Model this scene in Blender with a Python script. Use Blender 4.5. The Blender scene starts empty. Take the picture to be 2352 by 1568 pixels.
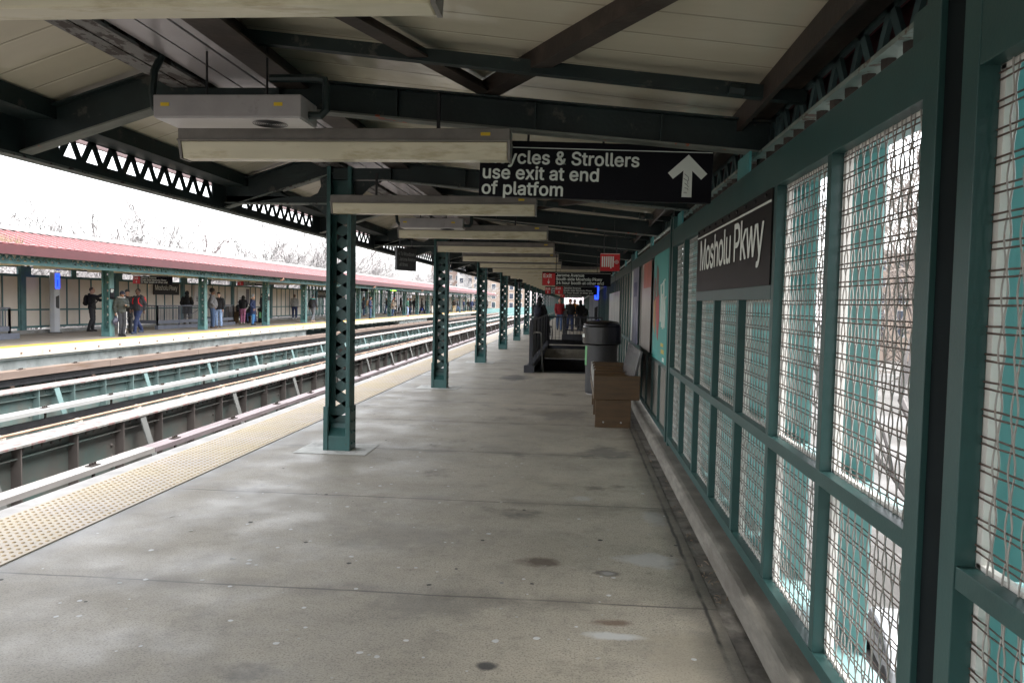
import bpy, bmesh, math, random, json
from mathutils import Vector, Matrix, noise
random.seed(7)
PI = math.pi
R = math.radians
S = bpy.context.scene
COL = S.collection

# ------------------------------------------------------------------ camera
cd = bpy.data.cameras.new("camera")
cam = bpy.data.objects.new("camera", cd)
COL.objects.link(cam)
cd.sensor_width = 36.0
F_, CX_, CY_, VPX, VPY, ROLL, EYE = 1780.0, 1176.0, 784.0, 1327.0, 696.0, 0.0245, 1.62
cd.lens = F_ / 2352.0 * 36.0
cd.clip_start = 0.05
cd.clip_end = 4000.0
_f = Vector((VPX - CX_, VPY - CY_, F_)).normalized()
_u = Vector((ROLL, -1.0, 0.0)); _u = (_u - _f * _u.dot(_f)).normalized()
_r = (-_u).cross(_f).normalized()
if _r.x < 0: _r = -_r
cam.matrix_world = Matrix(((_r.x, -_r.y, -_r.z, 0.0), (_f.x, -_f.y, -_f.z, 0.0), (_u.x, -_u.y, -_u.z, EYE), (0, 0, 0, 1)))
S.camera = cam

# ------------------------------------------------------------------ sky, sun, exposure
SUN_EL, SUN_AZ = R(70), R(100)      # overcast: a broad soft sun behind the cloud, beyond the mesh wall to the right
w = bpy.data.worlds.new("World"); S.world = w; w.use_nodes = True
nt = w.node_tree; nt.nodes.clear()
sky = nt.nodes.new("ShaderNodeTexSky"); sky.sky_type = 'NISHITA'; sky.sun_disc = False
sky.sun_elevation = SUN_EL; sky.sun_rotation = SUN_AZ; sky.air_density = 1.0; sky.dust_density = 3.0; sky.ozone_density = 1.0
hs = nt.nodes.new("ShaderNodeHueSaturation"); hs.inputs['Saturation'].default_value = 0.18   # cloud cover greys the blue
bg = nt.nodes.new("ShaderNodeBackground"); bg.inputs['Strength'].default_value = 0.15
wo = nt.nodes.new("ShaderNodeOutputWorld")
nt.links.new(sky.outputs[0], hs.inputs['Color']); nt.links.new(hs.outputs[0], bg.inputs['Color']); nt.links.new(bg.outputs[0], wo.inputs[0])
sd = bpy.data.lights.new("sun", 'SUN'); sun = bpy.data.objects.new("sun", sd); COL.objects.link(sun)
sd.energy = 0.5; sd.angle = R(45); sd.color = (1.0, 0.97, 0.93)
sdir = Vector((math.sin(SUN_AZ) * math.cos(SUN_EL), math.cos(SUN_AZ) * math.cos(SUN_EL), math.sin(SUN_EL)))
sun.rotation_euler = sdir.to_track_quat('Z', 'Y').to_euler()
S.view_settings.view_transform = 'Standard'; S.view_settings.look = 'None'
S.view_settings.exposure = 2.75; S.view_settings.gamma = 1.0
S.render.engine = 'CYCLES'
S.cycles.use_denoising = True
S.cycles.max_bounces = 9; S.cycles.diffuse_bounces = 6; S.cycles.glossy_bounces = 4; S.cycles.transmission_bounces = 4
S.cycles.sample_clamp_indirect = 8.0

# ------------------------------------------------------------------ materials
MATS = {}
def pm(name, col, rough=0.6, var=0.12, scale=6.0, bump=0.0, bscale=40.0, metal=0.0, col2=None, thr=0.6, soft=0.08, s2=5.0, spec=0.5, stretch=None):
    """paint-like procedural: base colour broken by noise, optional second colour in patches (rust, dirt, chips)"""
    if name in MATS: return MATS[name]
    m = bpy.data.materials.new(name); m.use_nodes = True
    t = m.node_tree; N = t.nodes; L = t.links
    b = N["Principled BSDF"]
    b.inputs['Roughness'].default_value = rough; b.inputs['Metallic'].default_value = metal
    b.inputs['Specular IOR Level'].default_value = spec
    tc = N.new("ShaderNodeTexCoord"); vec = tc.outputs['Object']
    if stretch:
        mp = N.new("ShaderNodeMapping"); mp.inputs['Scale'].default_value = stretch; L.new(vec, mp.inputs[0]); vec = mp.outputs[0]
    n1 = N.new("ShaderNodeTexNoise"); n1.inputs['Scale'].default_value = scale; n1.inputs['Detail'].default_value = 6
    L.new(vec, n1.inputs['Vector'])
    mx = N.new("ShaderNodeMix"); mx.data_type = 'RGBA'
    a = [max(0, c * (1 - var)) for c in col]; d = [min(1, c * (1 + var)) for c in col]
    mx.inputs[6].default_value = (*a, 1); mx.inputs[7].default_value = (*d, 1)
    mr = N.new("ShaderNodeMapRange"); mr.inputs[1].default_value = 0.3; mr.inputs[2].default_value = 0.7
    L.new(n1.outputs[0], mr.inputs[0]); L.new(mr.outputs[0], mx.inputs[0])
    out = mx.outputs[2]
    if col2:
        n2 = N.new("ShaderNodeTexNoise"); n2.inputs['Scale'].default_value = s2; n2.inputs['Detail'].default_value = 8; n2.inputs['Roughness'].default_value = 0.65
        L.new(vec, n2.inputs['Vector'])
        m2 = N.new("ShaderNodeMapRange"); m2.inputs[1].default_value = thr - soft; m2.inputs[2].default_value = thr + soft
        L.new(n2.outputs[0], m2.inputs[0])
        x2 = N.new("ShaderNodeMix"); x2.data_type = 'RGBA'; x2.inputs[7].default_value = (*col2, 1)
        L.new(m2.outputs[0], x2.inputs[0]); L.new(out, x2.inputs[6]); out = x2.outputs[2]
    L.new(out, b.inputs['Base Color'])
    if bump:
        n3 = N.new("ShaderNodeTexNoise"); n3.inputs['Scale'].default_value = bscale; n3.inputs['Detail'].default_value = 5
        L.new(vec, n3.inputs['Vector'])
        bp = N.new("ShaderNodeBump"); bp.inputs['Strength'].default_value = bump; bp.inputs['Distance'].default_value = 0.01
        L.new(n3.outputs[0], bp.inputs['Height']); L.new(bp.outputs[0], b.inputs['Normal'])
    MATS[name] = m
    return m

def emat(name, col, strength):
    if name in MATS: return MATS[name]
    m = bpy.data.materials.new(name); m.use_nodes = True
    b = m.node_tree.nodes["Principled BSDF"]; b.inputs['Base Color'].default_value = (*col, 1)
    b.inputs['Emission Color'].default_value = (*col, 1); b.inputs['Emission Strength'].default_value = strength
    MATS[name] = m; return m

# ------------------------------------------------------------------ mesh building
class MB:
    def __init__(s): s.v = []; s.f = []; s.m = []; s.k = []
    def mark(s): s.k.append((len(s.v), len(s.f)))        # a new separate piece starts here
    def add(s, vs, fs, mi=0):
        o = len(s.v); s.v.extend(vs); s.f.extend([tuple(i + o for i in f) for f in fs]); s.m.extend([mi] * len(fs)); return s
    def box(s, x0, x1, y0, y1, z0, z1, mi=0):
        if x0 > x1: x0, x1 = x1, x0
        if y0 > y1: y0, y1 = y1, y0
        if z0 > z1: z0, z1 = z1, z0
        return s.add([(x0,y0,z0),(x1,y0,z0),(x1,y1,z0),(x0,y1,z0),(x0,y0,z1),(x1,y0,z1),(x1,y1,z1),(x0,y1,z1)],
                     [(0,3,2,1),(4,5,6,7),(0,1,5,4),(1,2,6,5),(2,3,7,6),(3,0,4,7)], mi)
    def prism(s, poly, axis, a, b, mi=0):
        """poly: 2-D outline; extruded along axis from a to b. axis x: (y,z), y: (x,z), z: (x,y)"""
        n = len(poly)
        def P(p, t): return {'x': (t, p[0], p[1]), 'y': (p[0], t, p[1]), 'z': (p[0], p[1], t)}[axis]
        vs = [P(p, a) for p in poly] + [P(p, b) for p in poly]
        fs = [tuple(range(n)), tuple(range(2*n-1, n-1, -1))] + [(i, i+n, (i+1) % n + n, (i+1) % n) for i in range(n)]
        return s.add(vs, fs, mi)
    def beam(s, p, q, wd, ht, up=(0,0,1), mi=0):
        """rectangular bar from p to q, centred"""
        p = Vector(p); q = Vector(q); d = (q - p).normalized(); u = Vector(up); u = (u - d * u.dot(d)).normalized(); r = d.cross(u)
        a = r * (wd/2); b = u * (ht/2)
        vs = [tuple(c + e) for c in (p, q) for e in (-a-b, a-b, a+b, -a+b)]
        return s.add(vs, [(0,1,2,3),(7,6,5,4),(0,4,5,1),(1,5,6,2),(2,6,7,3),(3,7,4,0)], mi)
    def tube(s, pts, rad, n=8, cap=True, mi=0):
        pts = [Vector(p) for p in pts]; k = len(pts)
        rr = rad if isinstance(rad, (list, tuple)) else [rad] * k
        vs = []; prev = None
        for i, p in enumerate(pts):
            d = (pts[min(i+1, k-1)] - pts[max(i-1, 0)]).normalized()
            if prev is None:
                u = Vector((0,0,1)) if abs(d.z) < 0.9 else Vector((1,0,0))
            else: u = prev
            u = (u - d * u.dot(d)).normalized(); prev = u; r = d.cross(u)
            for j in range(n):
                a = 2*PI*j/n; vs.append(tuple(p + (u*math.cos(a) + r*math.sin(a)) * rr[i]))
        fs = [(i*n+j, i*n+(j+1) % n, (i+1)*n+(j+1) % n, (i+1)*n+j) for i in range(k-1) for j in range(n)]
        if cap: fs += [tuple(range(n-1, -1, -1)), tuple((k-1)*n+j for j in range(n))]
        return s.add(vs, fs, mi)
    def lathe(s, prof, c=(0,0,0), n=20, mi=0, sx=1, sy=1):
        vs = []; k = len(prof)
        for r, z in prof:
            for j in range(n):
                a = 2*PI*j/n; vs.append((c[0]+sx*r*math.cos(a), c[1]+sy*r*math.sin(a), c[2]+z))
        fs = [(i*n+j, i*n+(j+1) % n, (i+1)*n+(j+1) % n, (i+1)*n+j) for i in range(k-1) for j in range(n)]
        fs += [tuple(range(n-1, -1, -1)), tuple((k-1)*n+j for j in range(n))]
        return s.add(vs, fs, mi)
    def ball(s, c, r, n=10, mi=0):
        prof = [(max(1e-4, math.sin(PI*i/(n//2+1))), -math.cos(PI*i/(n//2+1))) for i in range(n//2+2)]
        rx, ry, rz = r if isinstance(r, (list, tuple)) else (r, r, r)
        vs = []
        for q, z in prof:
            for j in range(n):
                a = 2*PI*j/n; vs.append((c[0]+rx*q*math.cos(a), c[1]+ry*q*math.sin(a), c[2]+rz*z))
        k = len(prof)
        fs = [(i*n+j, i*n+(j+1) % n, (i+1)*n+(j+1) % n, (i+1)*n+j) for i in range(k-1) for j in range(n)]
        fs += [tuple(range(n-1, -1, -1)), tuple((k-1)*n+j for j in range(n))]
        return s.add(vs, fs, mi)
    def build(s, name, mats, parent=None, smooth=False, bevel=0.0, loc=None):
        me = bpy.data.meshes.new(name); me.from_pydata(s.v, [], s.f)
        if not isinstance(mats, (list, tuple)): mats = [mats]
        for m in mats: me.materials.append(m)
        if len(mats) > 1: me.polygons.foreach_set('material_index', s.m)
        if smooth: me.polygons.foreach_set('use_smooth', [True] * len(me.polygons))
        me.update()
        o = bpy.data.objects.new(name, me); COL.objects.link(o)
        if parent: o.parent = parent
        if loc: o.location = loc
        if bevel:
            b = o.modifiers.new("bevel", 'BEVEL'); b.width = bevel; b.segments = 2; b.limit_method = 'ANGLE'; b.angle_limit = R(40)
        return o

SCRATCH = bpy.data.scenes.new("scratch")      # modifiers are applied in a scratch scene, removed at the end
def evaluated_mesh(o):
    SCRATCH.collection.objects.link(o); vl = SCRATCH.view_layers[0]; vl.update(); dg = vl.depsgraph
    me = bpy.data.meshes.new_from_object(o.evaluated_get(dg)); bpy.data.objects.remove(o); return me
def build_each(mb, name, mats, parent, smooth=False, most=100):
    """every marked piece an object of its own; past `most` the rest becomes one part of kind stuff"""
    ks = mb.k + [(len(mb.v), len(mb.f))]; out = []
    for i in range(min(most, len(ks) - 1)):
        (a, fa), (b, fb) = ks[i], ks[i+1]; p = MB(); p.v = mb.v[a:b]; p.f = [tuple(q - a for q in f) for f in mb.f[fa:fb]]; p.m = mb.m[fa:fb]
        out.append(p.build(name, mats, parent, smooth))
    if len(ks) - 1 > most:
        a, fa = ks[most]; p = MB(); p.v = mb.v[a:]; p.f = [tuple(q - a for q in f) for f in mb.f[fa:]]; p.m = mb.m[fa:]
        tag(p.build(name, mats, parent, smooth), kind='stuff')
    return out
def tag(o, label=None, cat=None, group=None, kind=None):
    if label: o['label'] = label
    if cat: o['category'] = cat
    if group: o['group'] = group
    if kind: o['kind'] = kind
    return o
def empty(name, loc=(0,0,0), rz=0.0):
    o = bpy.data.objects.new(name, None); COL.objects.link(o); o.location = loc; o.rotation_euler = (0, 0, rz); o.empty_display_size = 0.2
    return o
def thing(name, label, cat, loc=(0,0,0), rz=0.0, group=None):
    return tag(empty(name, loc, rz), label, cat, group)
def copy_tree(o, parent=None):
    c = o.copy(); COL.objects.link(c)
    if parent: c.parent = parent
    for ch in list(o.children): copy_tree(ch, c)
    return c
def nth(i):
    return ["first","second","third","fourth","fifth","sixth","seventh","eighth","ninth","tenth","eleventh","twelfth","thirteenth","fourteenth","fifteenth",
            "sixteenth","seventeenth","eighteenth","nineteenth","twentieth"][i] if i < 20 else "%dth" % (i+1)

# ------------------------------------------------------------------ lettering (glyph outlines, units of 1/1000 em)
GLYPH = json.loads(r'''{"&":[448,"197,-7 150,-2 110,12 78,34 54,62 39,96 34,133 37,163 47,189 63,213 85,235 140,279 216,335 237,352 255,375 260,389 262,405 258,427 245,445 226,457 201,461 184,459 168,453 155,444 145,431 139,416 137,399 139,380 145,363 169,327 204,284 438,0 364,0 171,231 121,293 102,319 87,344 78,370 75,398 79,430 91,458 109,481 134,499 165,510 200,513 235,510 266,499 290,482 308,459 320,433 324,404 322,382 315,362 305,342 291,325 256,293 154,217 128,195 110,174 100,154 97,131 100,108 109,87 124,70 143,57 166,49 193,46 223,50 251,59 278,75 301,95 321,121 336,151 346,186 349,224 408,224 405,180 397,144 385,115 371,92 345,62 333,47 305,23 271,7 234,-3"],"-":[453,"337,244 337,188 114,188 114,244"],"0":[453,"227,-7 174,1 130,24 95,62 69,113 53,178 48,254 53,330 69,395 95,447 130,484 174,508 227,516 279,508 323,484 358,447 384,395 400,330 405,254 400,178 384,113 359,62 323,24 279,1","227,50 261,56 290,74 313,103 330,144 340,194 344,254 340,314 330,365 313,405 290,435 261,453 227,460 192,453 163,435 140,405 123,365 113,314 109,254 113,194 123,144 140,103 163,74 192,56"],"2":[453,"64,0 64,47 234,229 282,282 299,305 311,327 318,348 320,371 317,397 308,419 293,436 273,449 250,457 224,460 196,457 172,447 153,433 139,413 130,390 127,362 66,362 71,405 86,442 111,473 143,496 182,511 225,516 268,511 306,497 337,474 361,445 376,411 381,372 378,345 371,318 357,290 336,259 267,180 153,60 153,57 389,57 389,0"],"4":[453,"40,105 40,158 247,509 311,509 109,166 109,163 413,163 413,105","282,0 282,121 282,146 282,318 343,318 343,0"],"A":[480,"16,0 201,509 276,509 463,0 395,0 287,302 264,372 232,478 245,478 213,371 191,302 85,0","110,142 110,199 370,199 370,142"],"B":[456,"60,0 60,509 241,509 289,504 329,491 359,469 381,442 394,410 398,374 395,344 387,320 373,301 356,286 336,275 315,267 315,262 339,257 363,245 385,227 402,203 414,173 418,136 413,100 400,67 377,39 344,18 301,4 247,0","125,57 245,57 296,63 330,80 349,105 355,137 352,161 342,184 327,203 306,218 279,228 248,231 125,231","125,285 238,285 265,288 288,296 308,309 323,326 333,348 336,372 330,403 313,429 283,446 240,452 125,452"],"E":[419,"60,0 60,509 372,509 372,452 125,452 125,286 355,286 355,229 125,229 125,57 375,57 375,0"],"H":[517,"60,0 60,509 125,509 125,289 392,289 392,509 457,509 457,0 392,0 392,232 125,232 125,0"],"J":[396,"185,-7 124,3 75,33 44,81 33,145 33,173 98,173 98,145 104,104 122,74 149,56 185,50 220,56 248,74 266,104 272,145 272,509 336,509 336,145 326,81 294,33 246,3"],"M":[628,"60,0 60,509 152,509 277,187 287,159 299,123 311,84 322,49 307,49 318,83 330,121 342,158 352,187 476,509 568,509 568,0 504,0 504,291 504,327 505,369 506,413 507,457 513,457 498,409 482,363 467,322 456,291 342,0 286,0 170,291 159,321 145,361 129,408 112,457 119,457 120,416 121,372 122,328 122,291 122,0"],"N":[523,"60,0 60,509 136,509 343,183 363,151 388,107 414,55 405,54 401,108 399,157 399,195 399,509 463,509 463,0 387,0 202,290 177,331 148,381 108,452 119,454 122,384 124,328 125,291 125,0"],"P":[445,"60,0 60,509 124,509 124,0","110,509 235,509 289,503 332,487 366,462 390,430 404,391 409,348 404,304 390,265 366,233 332,207 289,191 235,186 110,186 110,242 233,242 269,246 297,256 318,272 333,294 342,319 344,348 342,376 333,402 318,423 297,439 268,449 232,452 110,452"],"S":[447,"224,-9 172,-4 128,9 91,31 64,60 46,96 38,137 104,137 110,110 123,88 142,71 166,59 194,52 224,49 257,52 286,60 311,74 329,92 341,114 346,139 342,161 332,179 316,193 296,205 245,222 184,239 128,260 86,289 60,326 52,372 58,413 75,448 102,476 138,498 180,511 227,516 275,511 316,498 351,476 377,449 394,415 401,378 337,378 326,412 302,437 267,453 225,459 194,456 167,448 145,435 129,418 118,398 115,376 119,352 131,334 148,319 169,308 212,293 264,279 312,264 336,252 359,238 379,220 395,198 405,171 408,139 403,99 386,64 360,34 323,11 278,-4"],"T":[449,"32,452 32,509 417,509 417,452 257,452 257,0 193,0 193,452"],"W":[686,"155,0 16,509 82,509 163,196 175,145 187,94 197,40 189,40 200,94 211,145 224,196 306,509 380,509 462,196 474,145 486,94 497,40 488,40 499,94 510,145 523,196 603,509 670,509 530,0 455,0 368,323 351,391 336,475 350,475 335,395 318,323 230,0"],"a":[389,"160,-9 126,-5 94,5 68,22 48,45 35,73 30,108 34,138 43,161 58,179 78,193 100,203 125,211 178,220 234,227 252,230 265,235 273,243 276,255 276,257 273,279 267,297 256,311 240,322 220,329 196,331 171,329 149,322 132,313 118,301 107,288 100,274 41,291 57,322 79,346 104,364 133,375 163,382 194,384 239,379 263,372 286,360 306,343 322,320 333,290 337,251 337,0 277,0 277,52 272,52 252,25 236,12 215,1 190,-6","170,45 202,49 228,59 248,74 263,93 272,115 276,138 276,190 259,182 231,176 200,171 175,168 134,159 117,150 103,139 95,124 92,105 94,87 102,72 114,61 130,52 149,47"],"b":[424,"229,-8 198,-5 172,4 153,17 138,31 118,59 112,59 112,0 53,0 53,509 114,509 114,319 118,319 137,346 152,360 171,373 197,381 229,384 274,378 313,361 345,332 370,293 385,245 390,189 385,133 370,84 346,45 313,16 274,-2","220,47 253,51 279,66 301,88 316,117 325,151 328,189 325,227 316,261 301,290 280,311 253,325 220,330 188,325 161,312 140,291 125,263 116,229 113,189 116,150 125,115 140,86 162,65 188,51"],"c":[396,"207,-8 159,-2 117,16 82,46 56,85 40,133 34,187 40,243 56,291 82,330 117,360 159,378 207,384 234,383 260,377 284,368 305,356 324,341 340,322 353,301 362,277 303,262 290,289 270,311 242,325 207,330 173,325 145,310 124,287 108,258 99,224 96,187 99,151 108,117 124,89 145,66 173,51 207,46 243,52 271,66 292,89 304,117 363,102 354,78 341,56 325,37 306,21 285,9 261,-1 235,-6"],"d":[424,"195,-8 151,-2 111,16 79,45 55,84 39,133 34,189 39,245 55,293 79,332 112,361 151,378 196,384 228,381 253,373 272,360 287,346 306,319 311,319 311,509 372,509 372,0 313,0 313,59 307,59 287,31 272,17 252,4 227,-5","205,47 236,51 263,65 284,86 299,115 309,150 312,189 309,229 300,263 284,291 263,312 237,325 205,330 172,325 145,311 124,290 108,261 99,227 96,189 99,151 109,117 124,88 145,66 172,51"],"e":[404,"212,-8 161,-2 117,16 82,46 56,85 40,132 34,187 39,242 55,290 81,329 115,359 157,378 205,384 236,382 266,374 294,361 319,341 341,315 357,282 368,242 371,194 371,169 75,169 75,221 338,221 310,202 307,237 298,269 283,294 263,314 237,326 205,330 173,326 146,313 125,294 109,270 99,241 96,211 96,178 100,139 110,106 128,80 151,61 179,50 212,46 234,48 254,53 271,61 285,73 297,88 306,105 365,91 353,63 335,39 311,19 283,4 249,-5"],"f":[254,"228,379 228,327 6,327 6,379","81,0 81,432 84,461 96,486 113,505 135,519 161,527 187,530 222,527 243,521 227,468 215,472 195,474 171,470 154,460 145,443 142,419 142,0"],"g":[425,"207,-151 168,-148 134,-140 105,-127 82,-110 64,-91 51,-69 101,-41 122,-66 136,-78 154,-88 178,-95 207,-97 249,-92 282,-75 304,-47 311,-6 311,68 306,68 287,41 272,28 252,16 227,8 195,5 152,10 113,27 80,53 55,90 39,136 34,191 39,246 55,293 80,332 112,361 152,378 196,384 228,382 253,373 273,360 288,346 308,319 313,319 313,379 372,379 372,-9 367,-54 350,-90 324,-117 291,-136 251,-147","205,59 237,63 264,75 285,95 300,121 309,154 312,193 309,231 300,264 285,291 264,312 237,325 205,330 172,325 145,312 124,290 109,262 99,229 96,193 99,155 109,123 124,96 145,76 172,63"],"h":[410,"114,227 114,0 53,0 53,509 114,509 114,287 102,287 124,332 152,362 187,379 227,384 264,380 295,369 321,349 341,321 353,285 357,240 357,0 296,0 296,235 290,275 273,304 246,323 210,329 184,326 161,317 141,303 126,283 117,257"],"i":[167,"53,0 53,379 114,379 114,0","84,443 67,446 54,455 44,468 41,483 44,499 54,512 67,521 84,524 100,521 114,512 123,499 126,483 123,468 114,455 100,446"],"j":[167,"53,379 114,379 114,-30 111,-63 102,-90 86,-113 65,-129 37,-139 4,-143 -10,-143 -10,-87 2,-87 25,-83 40,-72 50,-54 53,-29","83,443 67,446 53,455 44,468 41,483 44,499 53,512 67,521 83,524 100,521 114,512 123,499 126,483 123,468 114,455 100,446"],"k":[381,"110,137 110,212 121,212 284,379 360,379 184,199 177,199","53,0 53,509 114,509 114,0","294,0 148,186 191,229 372,0"],"l":[189,"139,-2 101,3 74,20 58,47 53,84 53,509 114,509 114,99 115,77 120,62 130,54 146,52 160,53 170,54 181,3 162,-1"],"m":[610,"53,0 53,379 112,379 112,295 108,295 118,323 132,346 151,363 172,376 195,384 219,386 257,380 287,361 309,331 321,295 312,295 322,321 337,343 357,361 381,375 407,383 437,386 468,383 497,372 522,354 541,328 553,296 557,255 557,0 496,0 496,254 490,289 473,313 447,326 419,330 395,328 374,320 358,307 345,290 338,270 335,247 335,0 274,0 274,260 269,288 253,311 229,326 199,330 178,328 158,320 140,307 126,289 117,266 114,238 114,0"],"n":[410,"114,227 114,0 53,0 53,379 112,379 112,287 102,287 124,332 152,362 187,379 227,384 264,380 295,369 321,349 341,321 353,285 357,240 357,0 296,0 296,235 290,275 273,304 246,323 210,329 184,326 161,317 141,303 126,283 117,257"],"o":[415,"207,-8 159,-2 117,16 82,46 56,85 40,133 34,187 40,243 56,291 82,330 117,360 159,378 207,384 256,378 299,360 333,330 359,291 376,243 381,187 376,133 359,85 333,46 299,16 256,-2","207,46 242,51 270,66 292,89 307,117 316,151 319,187 316,224 307,258 292,287 270,310 242,325 207,330 173,325 145,310 124,287 108,258 99,224 96,187 99,151 108,117 124,89 145,66 173,51"],"p":[424,"53,-143 53,379 112,379 112,319 118,319 137,346 152,360 171,373 197,381 229,384 274,378 313,361 345,332 370,293 385,245 390,189 385,133 370,84 346,45 313,16 274,-2 229,-8 198,-5 173,4 153,17 138,31 118,59 114,59 114,-143","220,47 253,51 279,66 301,88 316,117 325,151 328,189 325,227 316,261 301,290 280,311 253,325 220,330 188,325 161,312 140,291 125,263 116,229 113,189 116,150 125,115 140,86 162,65 188,51"],"r":[259,"53,0 53,379 112,379 112,321 115,321 130,347 152,367 181,380 213,385 229,384 243,384 243,322 230,324 207,326 182,323 159,315 140,301 126,284 117,262 114,237 114,0"],"s":[365,"182,-8 145,-5 112,3 84,18 62,38 45,63 36,94 94,107 105,79 124,60 150,49 181,45 217,50 244,62 262,81 268,103 265,121 254,136 237,147 212,155 149,170 104,186 72,208 53,237 47,274 51,305 65,332 87,354 115,370 149,381 187,384 223,381 254,372 279,358 299,339 314,316 324,290 268,277 258,298 243,316 219,328 187,333 156,329 131,317 114,299 109,277 112,258 124,243 144,232 172,223 229,209 275,194 306,171 325,142 331,107 326,75 312,47 290,24 260,6 223,-5"],"t":[227,"204,379 204,327 6,327 6,379","65,471 126,471 126,98 128,76 136,61 150,53 170,50 185,51 202,54 213,2 192,-3 168,-4 125,2 92,21 72,52 65,93"],"u":[410,"182,-5 146,-1 115,11 89,31 69,59 57,95 53,139 53,379 114,379 114,144 119,105 137,75 164,56 200,50 226,53 249,62 268,77 283,97 293,122 296,153 296,379 357,379 357,0 298,0 298,92 307,92 286,47 257,17 222,0"],"v":[389,"163,0 17,379 84,379 165,155 187,87 206,21 184,21 203,87 224,155 305,379 371,379 226,0"],"w":[567,"138,0 23,379 87,379 133,214 154,137 175,41 165,41 186,135 206,214 252,379 316,379 362,214 382,136 402,41 391,41 413,135 434,214 480,379 545,379 429,0 368,0 319,172 305,225 291,280 277,338 291,338 277,280 263,225 248,172 199,0"],"x":[379,"21,0 171,218 171,171 29,379 100,379 147,306 179,253 207,206 175,206 202,253 233,306 282,379 352,379 209,169 209,214 358,0 287,0 231,85 200,136 173,182 205,182 178,136 148,85 91,0"],"y":[389,"47,-139 61,-86 71,-87 88,-90 104,-89 118,-84 130,-74 141,-58 151,-36 163,-1 17,379 84,379 165,155 187,87 206,21 184,21 202,87 224,155 305,379 371,379 204,-58 191,-85 177,-107 159,-124 139,-136 117,-143 91,-145 65,-143"]," ":[188]}''')
def text_mesh(name, lines, cap, mat, parent, origin, ux, uz, track=0.0, weight=0.0, lead=1.3, squeeze=1.0, depth=0.003):
    """lines of lettering; cap = cap height in metres; origin = left end of the first baseline; ux/uz = reading and up directions"""
    layers = {}
    def curve(k):
        if k not in layers:
            cu = bpy.data.curves.new(name, 'CURVE'); cu.dimensions = '2D'; cu.fill_mode = 'FRONT'; layers[k] = cu
        return layers[k]
    sc = cap / 509.0
    for li, ln in enumerate(lines):
        x = 0.0
        for ch in ln:
            g = GLYPH.get(ch)
            if g is None: continue
            for k, lp in enumerate(g[1:]):          # overlapping strokes (k, P, t, 4) are filled apart
                pts = [tuple(map(int, q.split(','))) for q in lp.split()]
                sp = curve(k if ch in 'kPt4' else 0).splines.new('POLY'); sp.points.add(len(pts)-1); sp.use_cyclic_u = True
                for i, (a, b) in enumerate(pts): sp.points[i].co = ((x+a)*sc*squeeze, b*sc - li*lead*cap, 0, 1)
            x += g[0] + track*1000
    vs = []; fs = []
    for k, cu in layers.items():
        m0 = evaluated_mesh(bpy.data.objects.new(name, cu)); v0 = [tuple(v.co) for v in m0.vertices]; f0 = [tuple(p.vertices) for p in m0.polygons]; bpy.data.meshes.remove(m0)
        for q in range(9 if weight else 1):         # heavier strokes: the outline repeated in a small ring, each sheet a hair in front of the last
            a = 2*PI*q/8; dx, dy = (0, 0) if q == 8 or not weight else (weight*math.cos(a), weight*math.sin(a)); o_ = len(vs)
            vs += [(x+dx, y+dy, .00012*q + .00004*k) for x, y, z in v0]; fs += [tuple(i+o_ for i in f) for f in f0]
    me = bpy.data.meshes.new(name); me.from_pydata(vs, [], fs)
    ux = Vector(ux).normalized(); uz = Vector(uz).normalized(); n = ux.cross(uz)
    me.transform(Matrix(((ux.x, uz.x, n.x, origin[0]), (ux.y, uz.y, n.y, origin[1]), (ux.z, uz.z, n.z, origin[2]), (0,0,0,1))))
    me.materials.clear(); me.materials.append(mat); me.update()
    o = bpy.data.objects.new(name, me); COL.objects.link(o)
    if parent: o.parent = parent
    return o

# ------------------------------------------------------------------ palette
teal = pm("teal_paint", (0.024, 0.086, 0.081), 0.42, 0.2, 5, 0.12, 60, col2=(0.05, 0.033, 0.022), thr=0.63, soft=0.02, s2=8)
teal_clean = pm("teal_clean", (0.026, 0.072, 0.067), 0.38, 0.12, 4, 0.05, 80)
teal_pale = pm("teal_weathered", (0.085, 0.19, 0.185), 0.55, 0.25, 3, 0.15, 30, col2=(0.16, 0.09, 0.05), thr=0.68, soft=0.05, s2=6)
teal_dark = pm("teal_girder", (0.0085, 0.019, 0.019), 0.5, 0.3, 4, 0.15, 40, col2=(0.06, 0.058, 0.05), thr=0.63, soft=0.03, s2=7)
chip_green = pm("chipped_flange", (0.13, 0.15, 0.135), 0.6, 0.25, 6, 0.3, 50, col2=(0.03, 0.022, 0.02), thr=0.57, soft=0.02, s2=14)
rust_green = pm("rusty_flange", (0.15, 0.16, 0.14), 0.65, 0.25, 6, 0.3, 40, col2=(0.33, 0.07, 0.025), thr=0.64, soft=0.015, s2=7)
brown_steel = pm("brown_steel", (0.030, 0.020, 0.015), 0.6, 0.35, 3, 0.2, 30, col2=(0.07, 0.05, 0.04), thr=0.62, soft=0.1, s2=3)
red_paint = pm("dark_red_paint", (0.10, 0.012, 0.016), 0.5, 0.2, 5)
roof_red = pm("roof_red", (0.076, 0.0105, 0.0125), 0.7, 0.12, 1.2, col2=(0.17, 0.05, 0.05), thr=0.6, soft=0.15, s2=0.7, spec=0.12)
eave_red = pm("eave_red", (0.066, 0.0105, 0.013), 0.45, 0.12, 2)
white_metal = pm("white_metal", (0.34, 0.34, 0.33), 0.4, 0.06, 3)
grey_metal = pm("grey_metal", (0.33, 0.31, 0.31), 0.5, 0.1, 6, 0.05, 60, col2=(0.2, 0.18, 0.17), thr=0.68, s2=8)
housing = pm("lamp_housing", (0.18, 0.165, 0.15), 0.5, 0.2, 8, 0.05, 50)
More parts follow.
